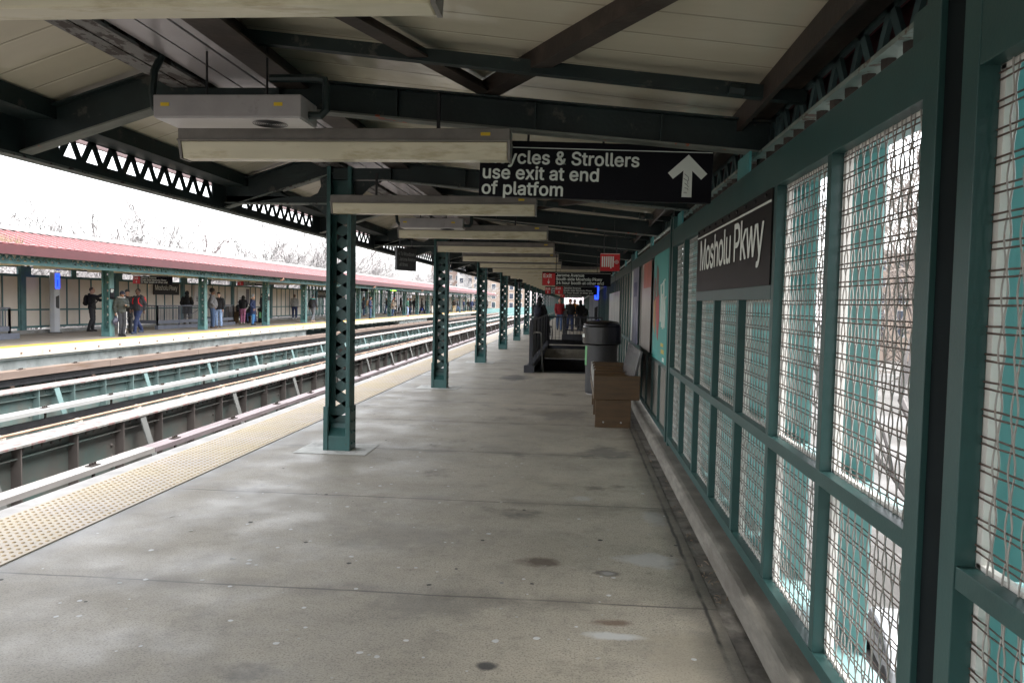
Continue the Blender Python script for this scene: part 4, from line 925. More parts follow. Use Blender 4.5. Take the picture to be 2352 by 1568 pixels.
# angled track sign by the second column
sg = thing("train_sign", "small dark angled sign for Woodlawn trains hanging beside the second column", "sign", (-2.80, 12.45, 2.26), R(62))
MB().box(-.24, .24, -.02, .02, -.17, .19).build("board", pm("sign_green_black", (0.02, 0.021, 0.022), 0.4, 0.1, 4), sg)
text_mesh("lettering", ["4 To Woodlawn-", "  Jerome Avenue", "  all times"], .055, pm("sign_dim", (0.30, 0.31, 0.30), 0.5, 0.05), sg, (-.21, -.0235, .07), (1, 0, 0), (0, 0, 1), track=-.02, weight=.0012, lead=1.55, squeeze=.75)
hang(sg, (-.15, .15), 0, .19, .42)
# camera hanging past the fourth column
sg = thing("security_camera", "small dark security camera under the canopy beyond the fourth column", "camera", (-2.35, 31.0, 2.36))
MB().box(-.12, .12, -.1, .25, .05, .16).build("housing", sign_char, sg, bevel=.01); MB().tube([(0, 0, -.20), (0, 0, .05)], .045, 10).build("lens", black_metal, sg); MB().tube([(0, .1, .16), (0, .1, .6)], .02, 6).build("arm", black_metal, sg)

# ------------------------------------------------------------------ bench
bn = thing("platform_bench", "dark brown wooden platform bench against the beige wall", "bench", (0, 10.16, 0))
mb = MB(); mb.box(.235, .835, 0, .05, .365, .685); mb.build("end_panel", wood_bench, bn, bevel=.006)
mb = MB(); mb.box(.262, .725, .002, .04, 0, .363); mb.build("leg_panel", wood_bench, bn, bevel=.004)
for yy in (1.16, 2.28):
    MB().box(.262, .725, yy, yy + .04, 0, .363).build("leg_panel", wood_bench, bn, bevel=.004)
MB().box(.235, .835, 2.31, 2.36, .365, .685).build("end_panel", wood_bench, bn, bevel=.006)
MB().box(.25, .80, .051, 2.309, .40, .45).build("seat", wood_bench, bn, bevel=.005)
MB().box(.235, .26, .051, 2.309, .355, .46).build("front_rail", wood_bench, bn, bevel=.004)
for yy in (.50, .98, 1.46, 1.94):
    MB().box(.25, .70, yy, yy + .035, .45, .655).build("divider", wood_bench, bn, bevel=.004)
    MB().tube([(.252, yy + .017, .46), (.238, yy + .017, .62), (.245, yy + .017, .715), (.27, yy + .017, .72)], .007, 6).build("divider_edge", stainless, bn)
MB().prism([(.70, .45), (.735, .45), (.865, 1.0), (.83, 1.01)], 'y', .051, 2.309).build("backrest", pm("bench_back", (0.05, 0.047, 0.047), 0.25, 0.3, 3, stretch=(1, 4, .6), col2=(0.17, 0.165, 0.165), thr=0.56, soft=0.12, s2=4), bn, bevel=.004)
mb = MB()
for x in (.37, .60): mb.ball((x, -.001, .07), .012, 8)
mb.build("bolts", white_metal, bn)

# ------------------------------------------------------------------ litter bins
gloss_black = pm("bin_black", (0.010, 0.010, 0.011), 0.22, 0.3, 3, 0.03, 20)
def bin_(loc, label):
    t = thing("trash_can", label, "trash can", loc, R(-42))
    MB().lathe([(.28, .02), (.285, .06), (.285, .88), (.33, .895), (.0001, .896)], n=80).build("body", pm("bin_body", (0.018, 0.018, 0.019), 0.5, 0.3, 2, stretch=(3, 3, .4)), t, smooth=False)
    MB().lathe([(.27, .90), (.345, .91), (.345, 1.20), (.34, 1.215), (.0001, 1.216)], n=80).build("collar", gloss_black, t)
    MB().lathe([(.338, 1.217), (.325, 1.26), (.27, 1.30), (.15, 1.318), (.0001, 1.32)], n=80).build("lid", gloss_black, t, smooth=True)
    MB().lathe([(.24, 0), (.26, .0), (.262, .06), (.0001, .061)], n=30).build("base", grey_metal, t)
    MB().prism([(-.262, .52), (-.262, .86), (-.240, .86), (-.240, .52)], 'x', -.165, -.120).build("green_label", pm("bin_green", (0.16, 0.42, 0.18), 0.5, 0.1), t)
    MB().prism([(-.318, 1.02), (-.318, 1.08), (-.29, 1.08), (-.29, 1.02)], 'x', -.19, -.13).build("white_label", sign_white, t)
    mb = MB(); mb.tube([(-.29, .02, .28), (-.305, 0, .30), (-.29, -.02, .33)], .015, 6); mb.build("latch", stainless, t)
    return t
bin_((.45, 13.98, 0), "tall round black trash can with domed lid behind the bench")
t2 = bin_((.30, 46.5, 0), "second black trash can far down the near platform by the people")

# ------------------------------------------------------------------ stairs down from the near platform
st = thing("stairwell", "black stairwell opening with dark railings in the near platform", "stairs", (0, 0, 0))
dark_wall = pm("stair_wall", (0.012, 0.012, 0.013), 0.7, 0.3, 3)
mb = MB(); mb.box(-1.20, -1.12, 17.9, 27.3, -4, -.001); mb.box(.78, .90, 17.85, 27.3, -4, -.02); mb.box(-1.2, .9, 27.3, 27.4, -4, -.36); mb.box(-1.2, .9, 17.75, 17.85, -4, -.36)
mb.build("pit_wall", dark_wall, st)
mb = MB()
for k in range(22): mb.box(-1.12, .78, 18.05 + .28*k, 18.05 + .28*(k+1) + 2, -.18*(k+1) - .6, -.18*(k+1))
mb.build("steps", pm("stair_step", (0.03, 0.03, 0.03), 0.8, 0.3, 4), st)
mb = MB(); mb.box(-1.20, -.96, 17.72, 18.0, 0, .16); mb.box(-1.16, -1.02, 18.0, 27.42, 0, .15); mb.box(-1.16, .88, 27.30, 27.42, .0, .12); mb.build("kerb", black_rail, st, bevel=.008)
def rail_panel(root, p, q, zt, mat, solid=False, pitch=.125, z0=.28, foot=.16):
    p = Vector((*p, 0)); q = Vector((*q, 0)); d = q - p; L_ = d.length; d.normalize()
    mb = MB(); mb.beam(p + Vector((0,0,zt)), q + Vector((0,0,zt)), .055, .05); mb.beam(p + Vector((0,0,z0)), q + Vector((0,0,z0)), .04, .16 if foot > .1 else .05)
    mb.build("rail", mat, root)
    mb = MB(); k = 0; s = .0
    while s < L_:
        c = p + d*s; mb.box(c.x - .008, c.x + .008, c.y - .008, c.y + .008, z0, zt); s += pitch
    mb.build("balusters", mat, root)
    n = max(1, round(L_ / 2.0))
    for k in range(n + 1):
        c = p + d*(L_*k/n); m2 = MB(); m2.box(c.x - .03, c.x + .03, c.y - .03, c.y + .03, 0, zt + .01); m2.box(c.x - .06, c.x + .06, c.y - .06, c.y + .06, .151, .165)
        m2.build("post", mat, root)
# the long side railing is closed with a dark sheet
MB().box(-1.075, -1.045, 18.02, 27.3, .30, 1.16).build("side_sheet", black_rail, st)
MB().box(-1.09, -1.03, 17.98, 27.36, 1.16, 1.20).build("side_top_rail", black_rail, st)
for k in range(6): MB().box(-1.10, -1.02, 18.0 + 1.85*k - .04, 18.0 + 1.85*k + .04, .15, 1.19).build("post", black_rail, st, bevel=.003)
rail_panel(st, (-1.0, 27.36), (.86, 27.36), 1.12, black_rail, z0=.24, foot=.2)
mb = MB(); mb.tube([(-1.04, 18.1, .88), (-.98, 18.1, .92), (-.86, 18.1, .92), (-.84, 18.12, .90), (-.82, 18.3, .45), (-.82, 22.5, -2.2)], .02, 8); mb.build("handrail", stainless, st, smooth=True)
MB().box(-1.05, -1.035, 18.06, 18.14, .80, .96).build("handrail_plate", stainless, st)
# second stairwell farther along
st2 = thing("stairwell", "second dark railed stairwell farther down the near platform", "stairs", (0, 0, 0))
MB().box(-.62, -.50, 32.0, 40.0, .0, .30).build("kerb", black_rail, st2); MB().box(-.60, .85, 31.9, 32.05, 0, .34).build("end_kerb", black_rail, st2)
MB().box(-.585, -.535, 32.0, 40.0, .34, 1.22).build("side_sheet", black_rail, st2); MB().box(-.60, -.52, 31.95, 40.0, 1.22, 1.26).build("side_top_rail", black_rail, st2)
rail_panel(st2, (-.5, 32.0), (.85, 32.0), .70, black_rail, pitch=.3, z0=.5, foot=0)

# help point pillar of the near platform
def help_pillar(loc, label, s=1.0, rz=0):
    t = thing("help_pillar", label, "help pillar", loc, rz, group="help point pillars")
    MB().box(-.17, .17, -.13, .13, .03, 2.42).build("pillar", pm("pillar_grey", (0.40, 0.41, 0.44), 0.35, 0.06, 2, metal=0.3), t, bevel=.01)
    MB().box(-.172, -.02, -.133, .0, .04, 2.3).build("shaded_side", pm("pillar_side_shade", (0.30, 0.31, 0.33), 0.4, 0.05, 2), t)  # darker sheet over the left half: shade painted onto the pillar
    MB().box(.02, .176, -.137, .06, 1.78, 2.38).build("blue_panel", emat("help_blue", (0.008, 0.03, 0.92), 1.0), t)
    mb = MB(); mb.prism([(.03, 1.45), (.15, 1.52), (.15, .98), (.05, 1.0), (.03, 1.06)], 'y', -.137, -.131); mb.build("intercom", black_metal, t)
    mb = MB(); mb.tube([(.10 + .035*math.cos(a), -.1375, 2.27 + .035*math.sin(a)) for a in [2*PI*k/16 for k in range(17)]], .006, 4, False)
    mb.box(.085, .115, -.1385, -.1372, 1.86, 2.14)
    mb.build("blue_mark", pm("deep_blue", (0.01, 0.01, 0.2), 0.5), t)
    MB().box(-.24, .24, -.18, .18, 0, .03).build("foot", black_metal, t)
    return t
help_pillar((.62, 30.2, 0), "grey help point pillar with glowing blue top beyond the near stairs")
help_pillar((-21.0, 29.6, 0), "grey help point pillar with glowing blue top on the far platform", rz=R(40))

# ------------------------------------------------------------------ far platform: wall, canopy, columns
FW = -21.35
fwall = thing("windscreen_wall", "long beige panelled windscreen wall closing off the far platform", "windscreen")
mb = MB(); stuff = MB(); slat = MB()
y = 18.0; posts = [22.1 + 6.1*k for k in range(0, 22)]
fteal = pm("far_teal", (0.035, 0.10, 0.105), 0.5, 0.2, 4)
mb.box(FW - .03, FW + .03, 14, 152, 2.20, 2.30); mb.box(FW - .03, FW + .032, 14, 152, .90, .965); mb.box(FW - .03, FW + .03, 14, 152, .22, .30)
pn = 0
SL0, SL1 = 58.5, 98.0
for py in posts:
    mb.box(FW - .12, FW + .06, py - .10, py + .10, 0, 2.75); mb.box(FW - .04, FW + .04, py - .21, py - .14, 0, 2.5); mb.box(FW - .04, FW + .04, py + .14, py + .21, 0, 2.5)
    for k in range(7):
        a = py + .21 + k*(6.1 - .42)/7; b = a + (6.1 - .42)/7
        if k: mb.box(FW - .028, FW + .029, a - .03, a + .03, .24, 2.29)
        if SL0 < a < SL1:
            slat.mark(); slat.box(FW - .22, FW - .20, a + .02, a + .50, .0, 2.6)
        else:
            if pn < 60: MB().box(FW - .012, FW - .002, a, b, .26, 2.24).build("panel", beige, fwall)
            else: stuff.box(FW - .012, FW - .002, a, b, .26, 2.24)
            pn += 1
    mb.box(FW - .05, FW + .0, py + .1, py + .55, 2.30, 2.58); mb.box(FW - .05, FW + .0, py + 3.0, py + 3.3, 2.30, 2.58)
mb.build("frame", fteal, fwall); tag(stuff.build("panel", beige, fwall), kind='stuff'); build_each(slat, "slat", pm("far_slat", (0.20, 0.29, 0.28), 0.5, 0.12, 3), fwall)
MB().box(FW - .15, FW + .10, 14, 152, -.05, .14).build("kerb", conc_old, fwall)
sgl = [(37.45, 39.95, 0), (62.2, 64.4, 1), (78.0, 80.5, 1)]
for i, (a, b, k) in enumerate(sgl):
    sg = thing("station_sign", ["dark Mosholu Pkwy name board on the beige far wall above the railing", "Mosholu Pkwy name board on the slatted far wall beside a column", "farthest Mosholu Pkwy name board on the slatted far wall"][i], "sign", group="name boards of the far platform")
    MB().box(FW + .031, FW + .06, a, b, 1.62, 2.24).build("board", sign_char, sg)
    text_mesh("lettering", ["Mosholu Pkwy"], .25, pm("sign_grey_text", (0.50, 0.51, 0.50), 0.5, .03), sg, (FW + .065, a + .10, 1.86), (0, 1, 0), (0, 0, 1), track=-.02, weight=.006, squeeze=.98)
for i, (a, b, lab, c) in enumerate(((41.6, 43.2, "white poster on the far wall behind the man in the grey hoodie", (0.50, 0.47, 0.47)), (47.2, 48.9, "white poster with black lettering on the far wall above the seated people", (0.62, 0.62, 0.62)))):
    po = thing("poster", lab, "poster", group="posters on the far wall")
    MB().box(FW + .031, FW + .036, a, b, 1.0, 2.2).build("sheet", pm("far_poster_%d" % i, c, 0.5, 0.08, 2), po)
    mb = MB()
    for q in range(3): mb.box(FW + .0365, FW + .038, a + .25, b - .3 - .1*q, 1.30 + .09*q, 1.35 + .09*q)
    mb.box(FW + .0365, FW + .038, b - .55, b - .1, 1.6, 1.95) if i == 0 else mb.box(FW + .0365, FW + .038, a + 1.2, b, 1.1, 2.1)
    mb.build("print", pm("far_print", (0.10, 0.09, 0.11), 0.5), po)
# canopy
fc = thing("platform_canopy", "red standing seam roof canopy over the far platform", "canopy")
FY0, FY1 = 12.0, 152.0
EX, EZ, RX, RZ, WX2 = -15.95, 2.93, -17.9, 3.56, -21.6
mb = MB()
mb.prism([(EX, EZ - .04), (EX, EZ), (RX, RZ), (WX2, 2.95), (WX2, 2.90), (RX, RZ - .05)], 'y', FY0, FY1); mb.build("roof", roof_red, fc)
mb = MB(); y = FY0 + .1
seam = pm("roof_seam", (0.40, 0.22, 0.22), 0.5, 0.1, 2)
sb_ = MB()
while y < FY1:
    mb.beam((EX - .12, y, EZ + .06), (RX, y, RZ + .02), .045, .04)
    if y < 75: sb_.beam((EX - .10, y + .01, EZ + .07), (EX - .16, y + .30, EZ + .085), .045, .03)
    y += .41
mb.build("seams", seam, fc); sb_.build("snow_guards", seam, fc)
mb = MB(); mb.beam((RX, FY0, RZ + .05), (RX, FY1, RZ + .05), .40, .14); mb.build("ridge_cap", white_metal, fc)
mb = MB(); mb.box(EX - .0, EX + .05, FY0, FY1, EZ - .26, EZ + .02); mb.box(EX - .1, EX + .0, FY0, FY1, EZ - .26, EZ - .24); mb.build("eave_board", eave_red, fc)
ceil_far = pm("far_ceiling", (0.60, 0.56, 0.44), 0.35, 0.08, 1)
mb = MB(); mb.prism([(EX - .2, EZ - .09), (RX, RZ - .10), (WX2, 2.80), (WX2, 2.78), (RX, RZ - .12), (EX - .2, EZ - .11)], 'y', FY0, FY1); mb.build("ceiling", ceil_far, fc)
FLX = -16.45
mb = MB(); FG = [20.6 + 3.2*k for k in range(41)]
for i, gy in enumerate(FG):
    if gy < 110: lattice(FLX, gy + .25, gy + 3.2 - .25, 2.52, 2.68, 9, .02, mb, .075)
    mb.box(FLX - .01, FLX + .012, gy - .25, gy + .25, 2.48, 2.72)
    if gy < 110: mb.beam((FLX, gy, 2.60), (-17.8, gy, 3.02), .05, .2); mb.beam((-17.8, gy, 3.02), (FW, gy, 2.62), .05, .2)
mb.box(FLX - .012, FLX + .014, FY0, FY1, 2.44, 2.52); mb.box(FLX - .012, FLX + .014, FY0, FY1, 2.68, 2.76); mb.box(FLX - .02, FLX + .10, FY0, FY1, 2.425, 2.44)
mb.build("lattice", teal_pale, fc)
mb = MB()
for i, gy in enumerate(FG):
    if gy < 80: lattice(FW - .15, gy, gy + 3.2, 2.62, 2.80, 9, .02, mb, .05)
mb.box(FW - .17, FW - .13, FY0, FY1, 2.79, 2.86); mb.box(FW - .17, FW - .13, FY0, FY1, 2.56, 2.62)
mb.build("rear_lattice", teal_dark, fc)
mb = MB(); mb.box(-17.9, -17.65, FY0, FY1, 2.92, 3.08); mb.build("column_beam", brown_steel, fc)
# gutter outlets
for gy in (20.1, 40.9, 60.0, 79.0):
    MB().tube([(EX - .02, gy, EZ - .22), (EX + .03, gy, EZ - .36), (EX - .12, gy - .1, EZ - .42)], .06, 8).build("downspout", pm("copper_spout", (0.22, 0.12, 0.08), 0.5, 0.3, 5), fc)
# dry grass growing in the gutter
mb = MB(); rg = random.Random(3)
for k in range(130):
    a = rg.uniform(20.3, 21.3); x = EX - .25 + rg.uniform(-.25, .2); h = rg.uniform(.10, .34); dx, dy = rg.uniform(-.12, .12), rg.uniform(-.12, .12); z = EZ + .08
    mb.add([(x, a, z), (x + .008, a + .008, z), (x + dx, a + dy, z + h)], [(0, 1, 2)])
gr = tag(mb.build("dry_grass", pm("straw", (0.24, 0.19, 0.115), 0.8, 0.2, 9)), kind='stuff')
# columns of the far platform
FCY = [28.1, 35.6, 43.1, 49.3, 55.6, 61.9, 66.3, 72.5, 78.8, 85.1] + [91.3 + 6.2*k for k in range(10)]
fp = None
for i, cy in enumerate(FCY):
    if fp is None:
        fp = thing("platform_column", "", "column", (-17.8, cy, 0)); column_parts(fp, teal_pale, dims=(.15, .14), top=2.95, rivets=False); root = fp
        for ch in fp.children: ch.data.materials[0] = teal_pale
    else:
        root = copy_tree(fp); root.location.y = cy
    root['group'] = "weathered teal columns of the far platform"
    root['label'] = ["weathered teal column the phone user leans on", "weathered teal column beside the man in the grey hoodie", "weathered teal column right of the woman in the navy coat"][i] if i < 3 else "%s weathered teal column from the left along the far platform" % nth(i)
# small dark column signs
for cy, lab in ((28.1, "small black station strip on the phone user's column"), (43.1, "small black station strip on the column right of the navy coat")):
    sg = thing("column_sign", lab, "sign", (-17.635, cy, 1.62), group="column station strips")
    MB().box(0, .02, -.13, .13, -.2, .2).build("plate", sign_black, sg)
    mb = MB()
    for q in range(3): mb.box(.0205, .022, -.10, .05 + .02*q, .05 + .045*q, .075 + .045*q)
    mb.build("white_text", sign_white, sg)
# signs hanging over the far platform
s_ = exit_sign("exit sign to Jerome Avenue South side hanging over the far platform", -19.15, 33.6, 2.27, 1.85, .36, L3)
s_ = exit_sign("exit sign to the North side farther along the far platform", -19.55, 45.5, 2.46, 2.05, .38, ["Jerome Avenue", "North side Mosholu Pkwy", "24 hour booth"], up=True)
sg = thing("led_sign", "grey boxed display panel under the far canopy near the navy coat", "display", (-18.0, 44.6, 2.50), R(20)); MB().box(-.95, .95, -.12, .12, -.16, .16).build("case", grey_metal, sg, bevel=.01)
sg = thing("led_sign", "display with green letters hanging over the far platform", "display", (-20.0, 84.0, 2.62)); MB().box(-1.0, 1.0, -.08, .08, -.15, .15).build("case", sign_black, sg); MB().box(-.8, .1, -.0835, -.0805, -.06, .06).build("green_text", MATS["led_green"], sg)
sg = thing("led_sign", "dark name display across the slatted part of the far platform", "display", (-20.6, 70.5, 2.45)); MB().box(-1.2, 1.2, -.08, .08, -.15, .15).build("case", sign_char, sg)
# long lights under the far canopy
fl = None
for k in range(14):
    if fl is None: fl = thing("strip_light", "", "ceiling light"); MB().box(-1.2, 1.2, -.09, .09, 0, .16).build("diffuser", cream_lens, fl, bevel=.02); o = fl
    else: o = copy_tree(fl)
    o.location = (-18.5, 20.5 + 3.1*k, 2.46); o['group'] = "strip lights under the far canopy"; o['label'] = "%s strip light from the left under the far canopy" % nth(k)
# railings round the far stairs
rl = thing("stair_railing", "slate grey railing around the far stairs below the name board", "railing")
rail_panel(rl, (-19.5, 34.6), (-19.5, 42.6), 1.10, grey_rail, pitch=.135, z0=.34); rail_panel(rl, (-19.5, 34.6), (-21.1, 34.6), 1.10, grey_rail, pitch=.135, z0=.34); rail_panel(rl, (-19.5, 42.6), (-21.1, 42.6), 1.10, grey_rail, pitch=.135, z0=.34)
MB().box(-19.58, -19.42, 34.5, 42.7, 0, .17).build("kerb", grey_rail, rl)
MB().tube([(-20.2, 38.2, .35), (-20.2, 40.6, 1.05)], .02, 6).build("handrail", grey_rail, rl)
rl = thing("stair_railing", "end of a slate grey railing at the left edge of the photo", "railing")
rail_panel(rl, (-19.3, 18.0), (-19.3, 24.9), 1.06, grey_rail, pitch=.16, z0=.36); MB().box(-19.40, -19.2, 17.8, 25.25, 0, .20).build("kerb", grey_rail, rl); rail_panel(rl, (-19.3, 24.9), (-20.9, 24.9), 1.06, grey_rail, pitch=.16, z0=.36)
rl = thing("end_fence", "pale green fence closing the far end of the far platform", "fence"); rail_panel(rl, (-21.3, 152), (-16.4, 152), 1.5, teal_pale, pitch=.4, z0=.2); 
bx = thing("stroller_bin", "black bin behind the woman in the navy coat", "bin", (-19.6, 46.9, 0)); MB().lathe([(.24, 0), (.26, .06), (.25, .7), (.0001, .701)], n=20).build("body", gloss_black, bx); MB().lathe([(.28, .71), (.30, .86), (.2, .94), (.0001, .95)], n=20).build("lid", gloss_black, bx); MB().box(-.10, .05, -.262, -.255, .3, .66).build("green_label", MATS["bin_green"], bx)
bx.name = "trash_can"
# benches on the far platform
for (x, y, lab) in ((-20.75, 46.3, "dark wooden bench with seated people on the far platform"), (-20.4, 91.5, "small brown bench far along the far platform among standing people")):
    b = thing("platform_bench", lab, "bench", (x, y, 0), group="benches of the far platform")
    MB().box(-.3, .3, -.9, .9, .40, .45).build("seat", wood_bench, b); MB().box(-.36, -.31, -.9, .9, .45, .98).build("backrest", wood_bench, b)
    for s in (-.9, .85): MB().box(-.36, .3, s, s + .05, 0, .68).build("end_panel", wood_bench, b)

# ------------------------------------------------------------------ people
def remesh(mb, name, vox=.015, smooth=5, fold=0.0, seed=0):
    me = bpy.data.meshes.new(name); me.from_pydata(mb.v, [], mb.f); me.update()
    o = bpy.data.objects.new(name, me)
    m = o.modifiers.new("r", 'REMESH'); m.mode = 'VOXEL'; m.voxel_size = vox; m.use_smooth_shade = True
    s = o.modifiers.new("s", 'SMOOTH'); s.iterations = smooth; s.factor = .5
    out = evaluated_mesh(o)
    if fold:
        out.update()
        nv = len(out.vertices); co = [0.0]*(3*nv); nr = [0.0]*(3*nv); out.vertices.foreach_get('co', co); out.vertices.foreach_get('normal', nr)
        for i in range(nv):
            p = Vector(co[3*i:3*i+3]); d = noise.noise(Vector((p.x*7 + seed, p.y*7, p.z*13))) + .5*noise.noise(Vector((p.x*16, p.y*16 + seed, p.z*22)))
            co[3*i:3*i+3] = p + Vector(nr[3*i:3*i+3]) * d * fold
        out.vertices.foreach_set('co', co); out.update()
    out.polygons.foreach_set('use_smooth', [True]*len(out.polygons)); out.name = name
    return out
def loft(mb, rings, n=14):
    """rings: (cx, cy, cz, rx, ry)"""
    vs = []
    for cx, cy, cz, rx, ry in rings:
        for j in range(n):
            a = 2*PI*j/n; vs.append((cx + rx*math.cos(a), cy + ry*math.sin(a), cz))
    k = len(rings)
    fs = [(i*n+j, i*n+(j+1) % n, (i+1)*n+(j+1) % n, (i+1)*n+j) for i in range(k-1) for j in range(n)] + [tuple(range(n-1, -1, -1)), tuple((k-1)*n+j for j in range(n))]
    mb.add(vs, fs)
def lerp(a, b, t): return tuple(x + (y-x)*t for x, y in zip(a, b))
def limb(mb, a, b, c, r0, r1, r2):
    pts = [a, lerp(a, b, .5), b, lerp(b, c, .35), c]; mb.tube(pts, [r0, (r0+r1)/2, r1, (r1*.62+r2*.38)*1.04, r2], 10)
    for p, r in ((a, r0), (b, r1), (c, r2)): mb.ball(p, r, 10)
BASE = dict(pel=(0, 0, .96), chest=(0, 0, 1.30), neck=(0, .015, 1.47), head=(0, -.015, 1.635), shL=(.185, .01, 1.41), shR=(-.185, .01, 1.41),
            elL=(.235, .04, 1.14), elR=(-.235, .04, 1.14), wrL=(.215, -.05, .90), wrR=(-.215, -.05, .90), hipL=(.095, 0, .92), hipR=(-.095, 0, .92),
            knL=(.105, -.025, .50), knR=(-.105, -.025, .50), anL=(.11, .02, .09), anR=(-.11, .02, .09), face=0.0, handL=(0, -.03, -1), handR=(0, -.03, -1))
POSES = {
 'stand': {}, 
 'pockets': dict(elL=(.28, .08, 1.15), elR=(-.28, .08, 1.15), wrL=(.17, -.10, .97), wrR=(-.17, -.10, .97), knR=(-.12, -.04, .5), anR=(-.15, -.02, .09)),
 'walk': dict(knL=(.10, -.20, .52), anL=(.10, -.26, .10), knR=(-.10, .04, .49), anR=(-.10, .26, .14), elL=(.23, .12, 1.16), wrL=(.20, .10, .93), elR=(-.23, -.03, 1.15), wrR=(-.19, -.20, .95)),
 'phone': dict(head=(0, -.08, 1.60), neck=(0, -.01, 1.46), face=.5, elL=(.25, -.02, 1.16), wrL=(.06, -.28, 1.20), elR=(-.25, .03, 1.14), wrR=(-.24, -.06, .90), handL=(-.6, -.6, .1),
               knL=(.06, -.14, .50), anL=(-.02, -.20, .09), knR=(-.09, -.10, .50), anR=(-.10, -.10, .09), pel=(0, .02, .96)),
 'reach': dict(elR=(-.22, -.30, 1.40), wrR=(-.15, -.55, 1.53), handR=(.1, -.6, .8), elL=(.24, -.22, 1.25), wrL=(.10, -.46, 1.28), handL=(-.1, -.7, .5), knR=(-.10, -.03, .5), anR=(-.10, .10, .09)),
 'sit': dict(pel=(0, 0, .52), chest=(0, .02, .84), neck=(0, 0, 1.02), head=(0, -.05, 1.18), shL=(.185, .0, .96), shR=(-.185, .0, .96), elL=(.23, -.10, .72), elR=(-.23, -.10, .72),
             wrL=(.07, -.34, .68), wrR=(-.07, -.34, .68), hipL=(.10, 0, .50), hipR=(-.10, 0, .50), knL=(.13, -.44, .50), knR=(-.13, -.44, .50), anL=(.13, -.52, .09), anR=(-.13, -.46, .09), face=.25, handL=(-.4, -.8, -.2), handR=(.4, -.8, -.2)),
 'hunch': dict(pel=(0, 0, .52), chest=(0, -.16, .80), neck=(0, -.34, .96), head=(0, -.45, 1.06), shL=(.18, -.28, .92), shR=(-.18, -.28, .92), elL=(.22, -.42, .66), elR=(-.22, -.42, .66),
             wrL=(.06, -.56, .60), wrR=(-.06, -.56, .60), hipL=(.10, 0, .50), hipR=(-.10, 0, .50), knL=(.14, -.44, .50), knR=(-.14, -.44, .50), anL=(.14, -.50, .09), anR=(-.14, -.60, .09), face=.8, handL=(-.4, -.6, -.6), handR=(.4, -.6, -.6)),
 'lean': dict(chest=(0, -.12, 1.27), neck=(0, -.19, 1.42), head=(0, -.26, 1.55), shL=(.17, -.17, 1.36), shR=(-.17, -.17, 1.36), elL=(.22, -.24, 1.10), elR=(-.22, -.24, 1.10), wrL=(.12, -.38, .96), wrR=(-.12, -.38, .96), face=.5,
             knL=(.10, -.16, .5), anL=(.10, -.18, .09), knR=(-.10, .06, .5), anR=(-.10, .22, .12)),
 'ride': dict(elL=(.24, -.12, 1.18), elR=(-.24, -.12, 1.18), wrL=(.16, -.36, 1.04), wrR=(-.16, -.36, 1.04), handL=(0, -1, -.3), handR=(0, -1, -.3), chest=(0, -.03, 1.30), neck=(0, -.04, 1.47), head=(0, -.08, 1.63), face=.2),
}
TPL = {}
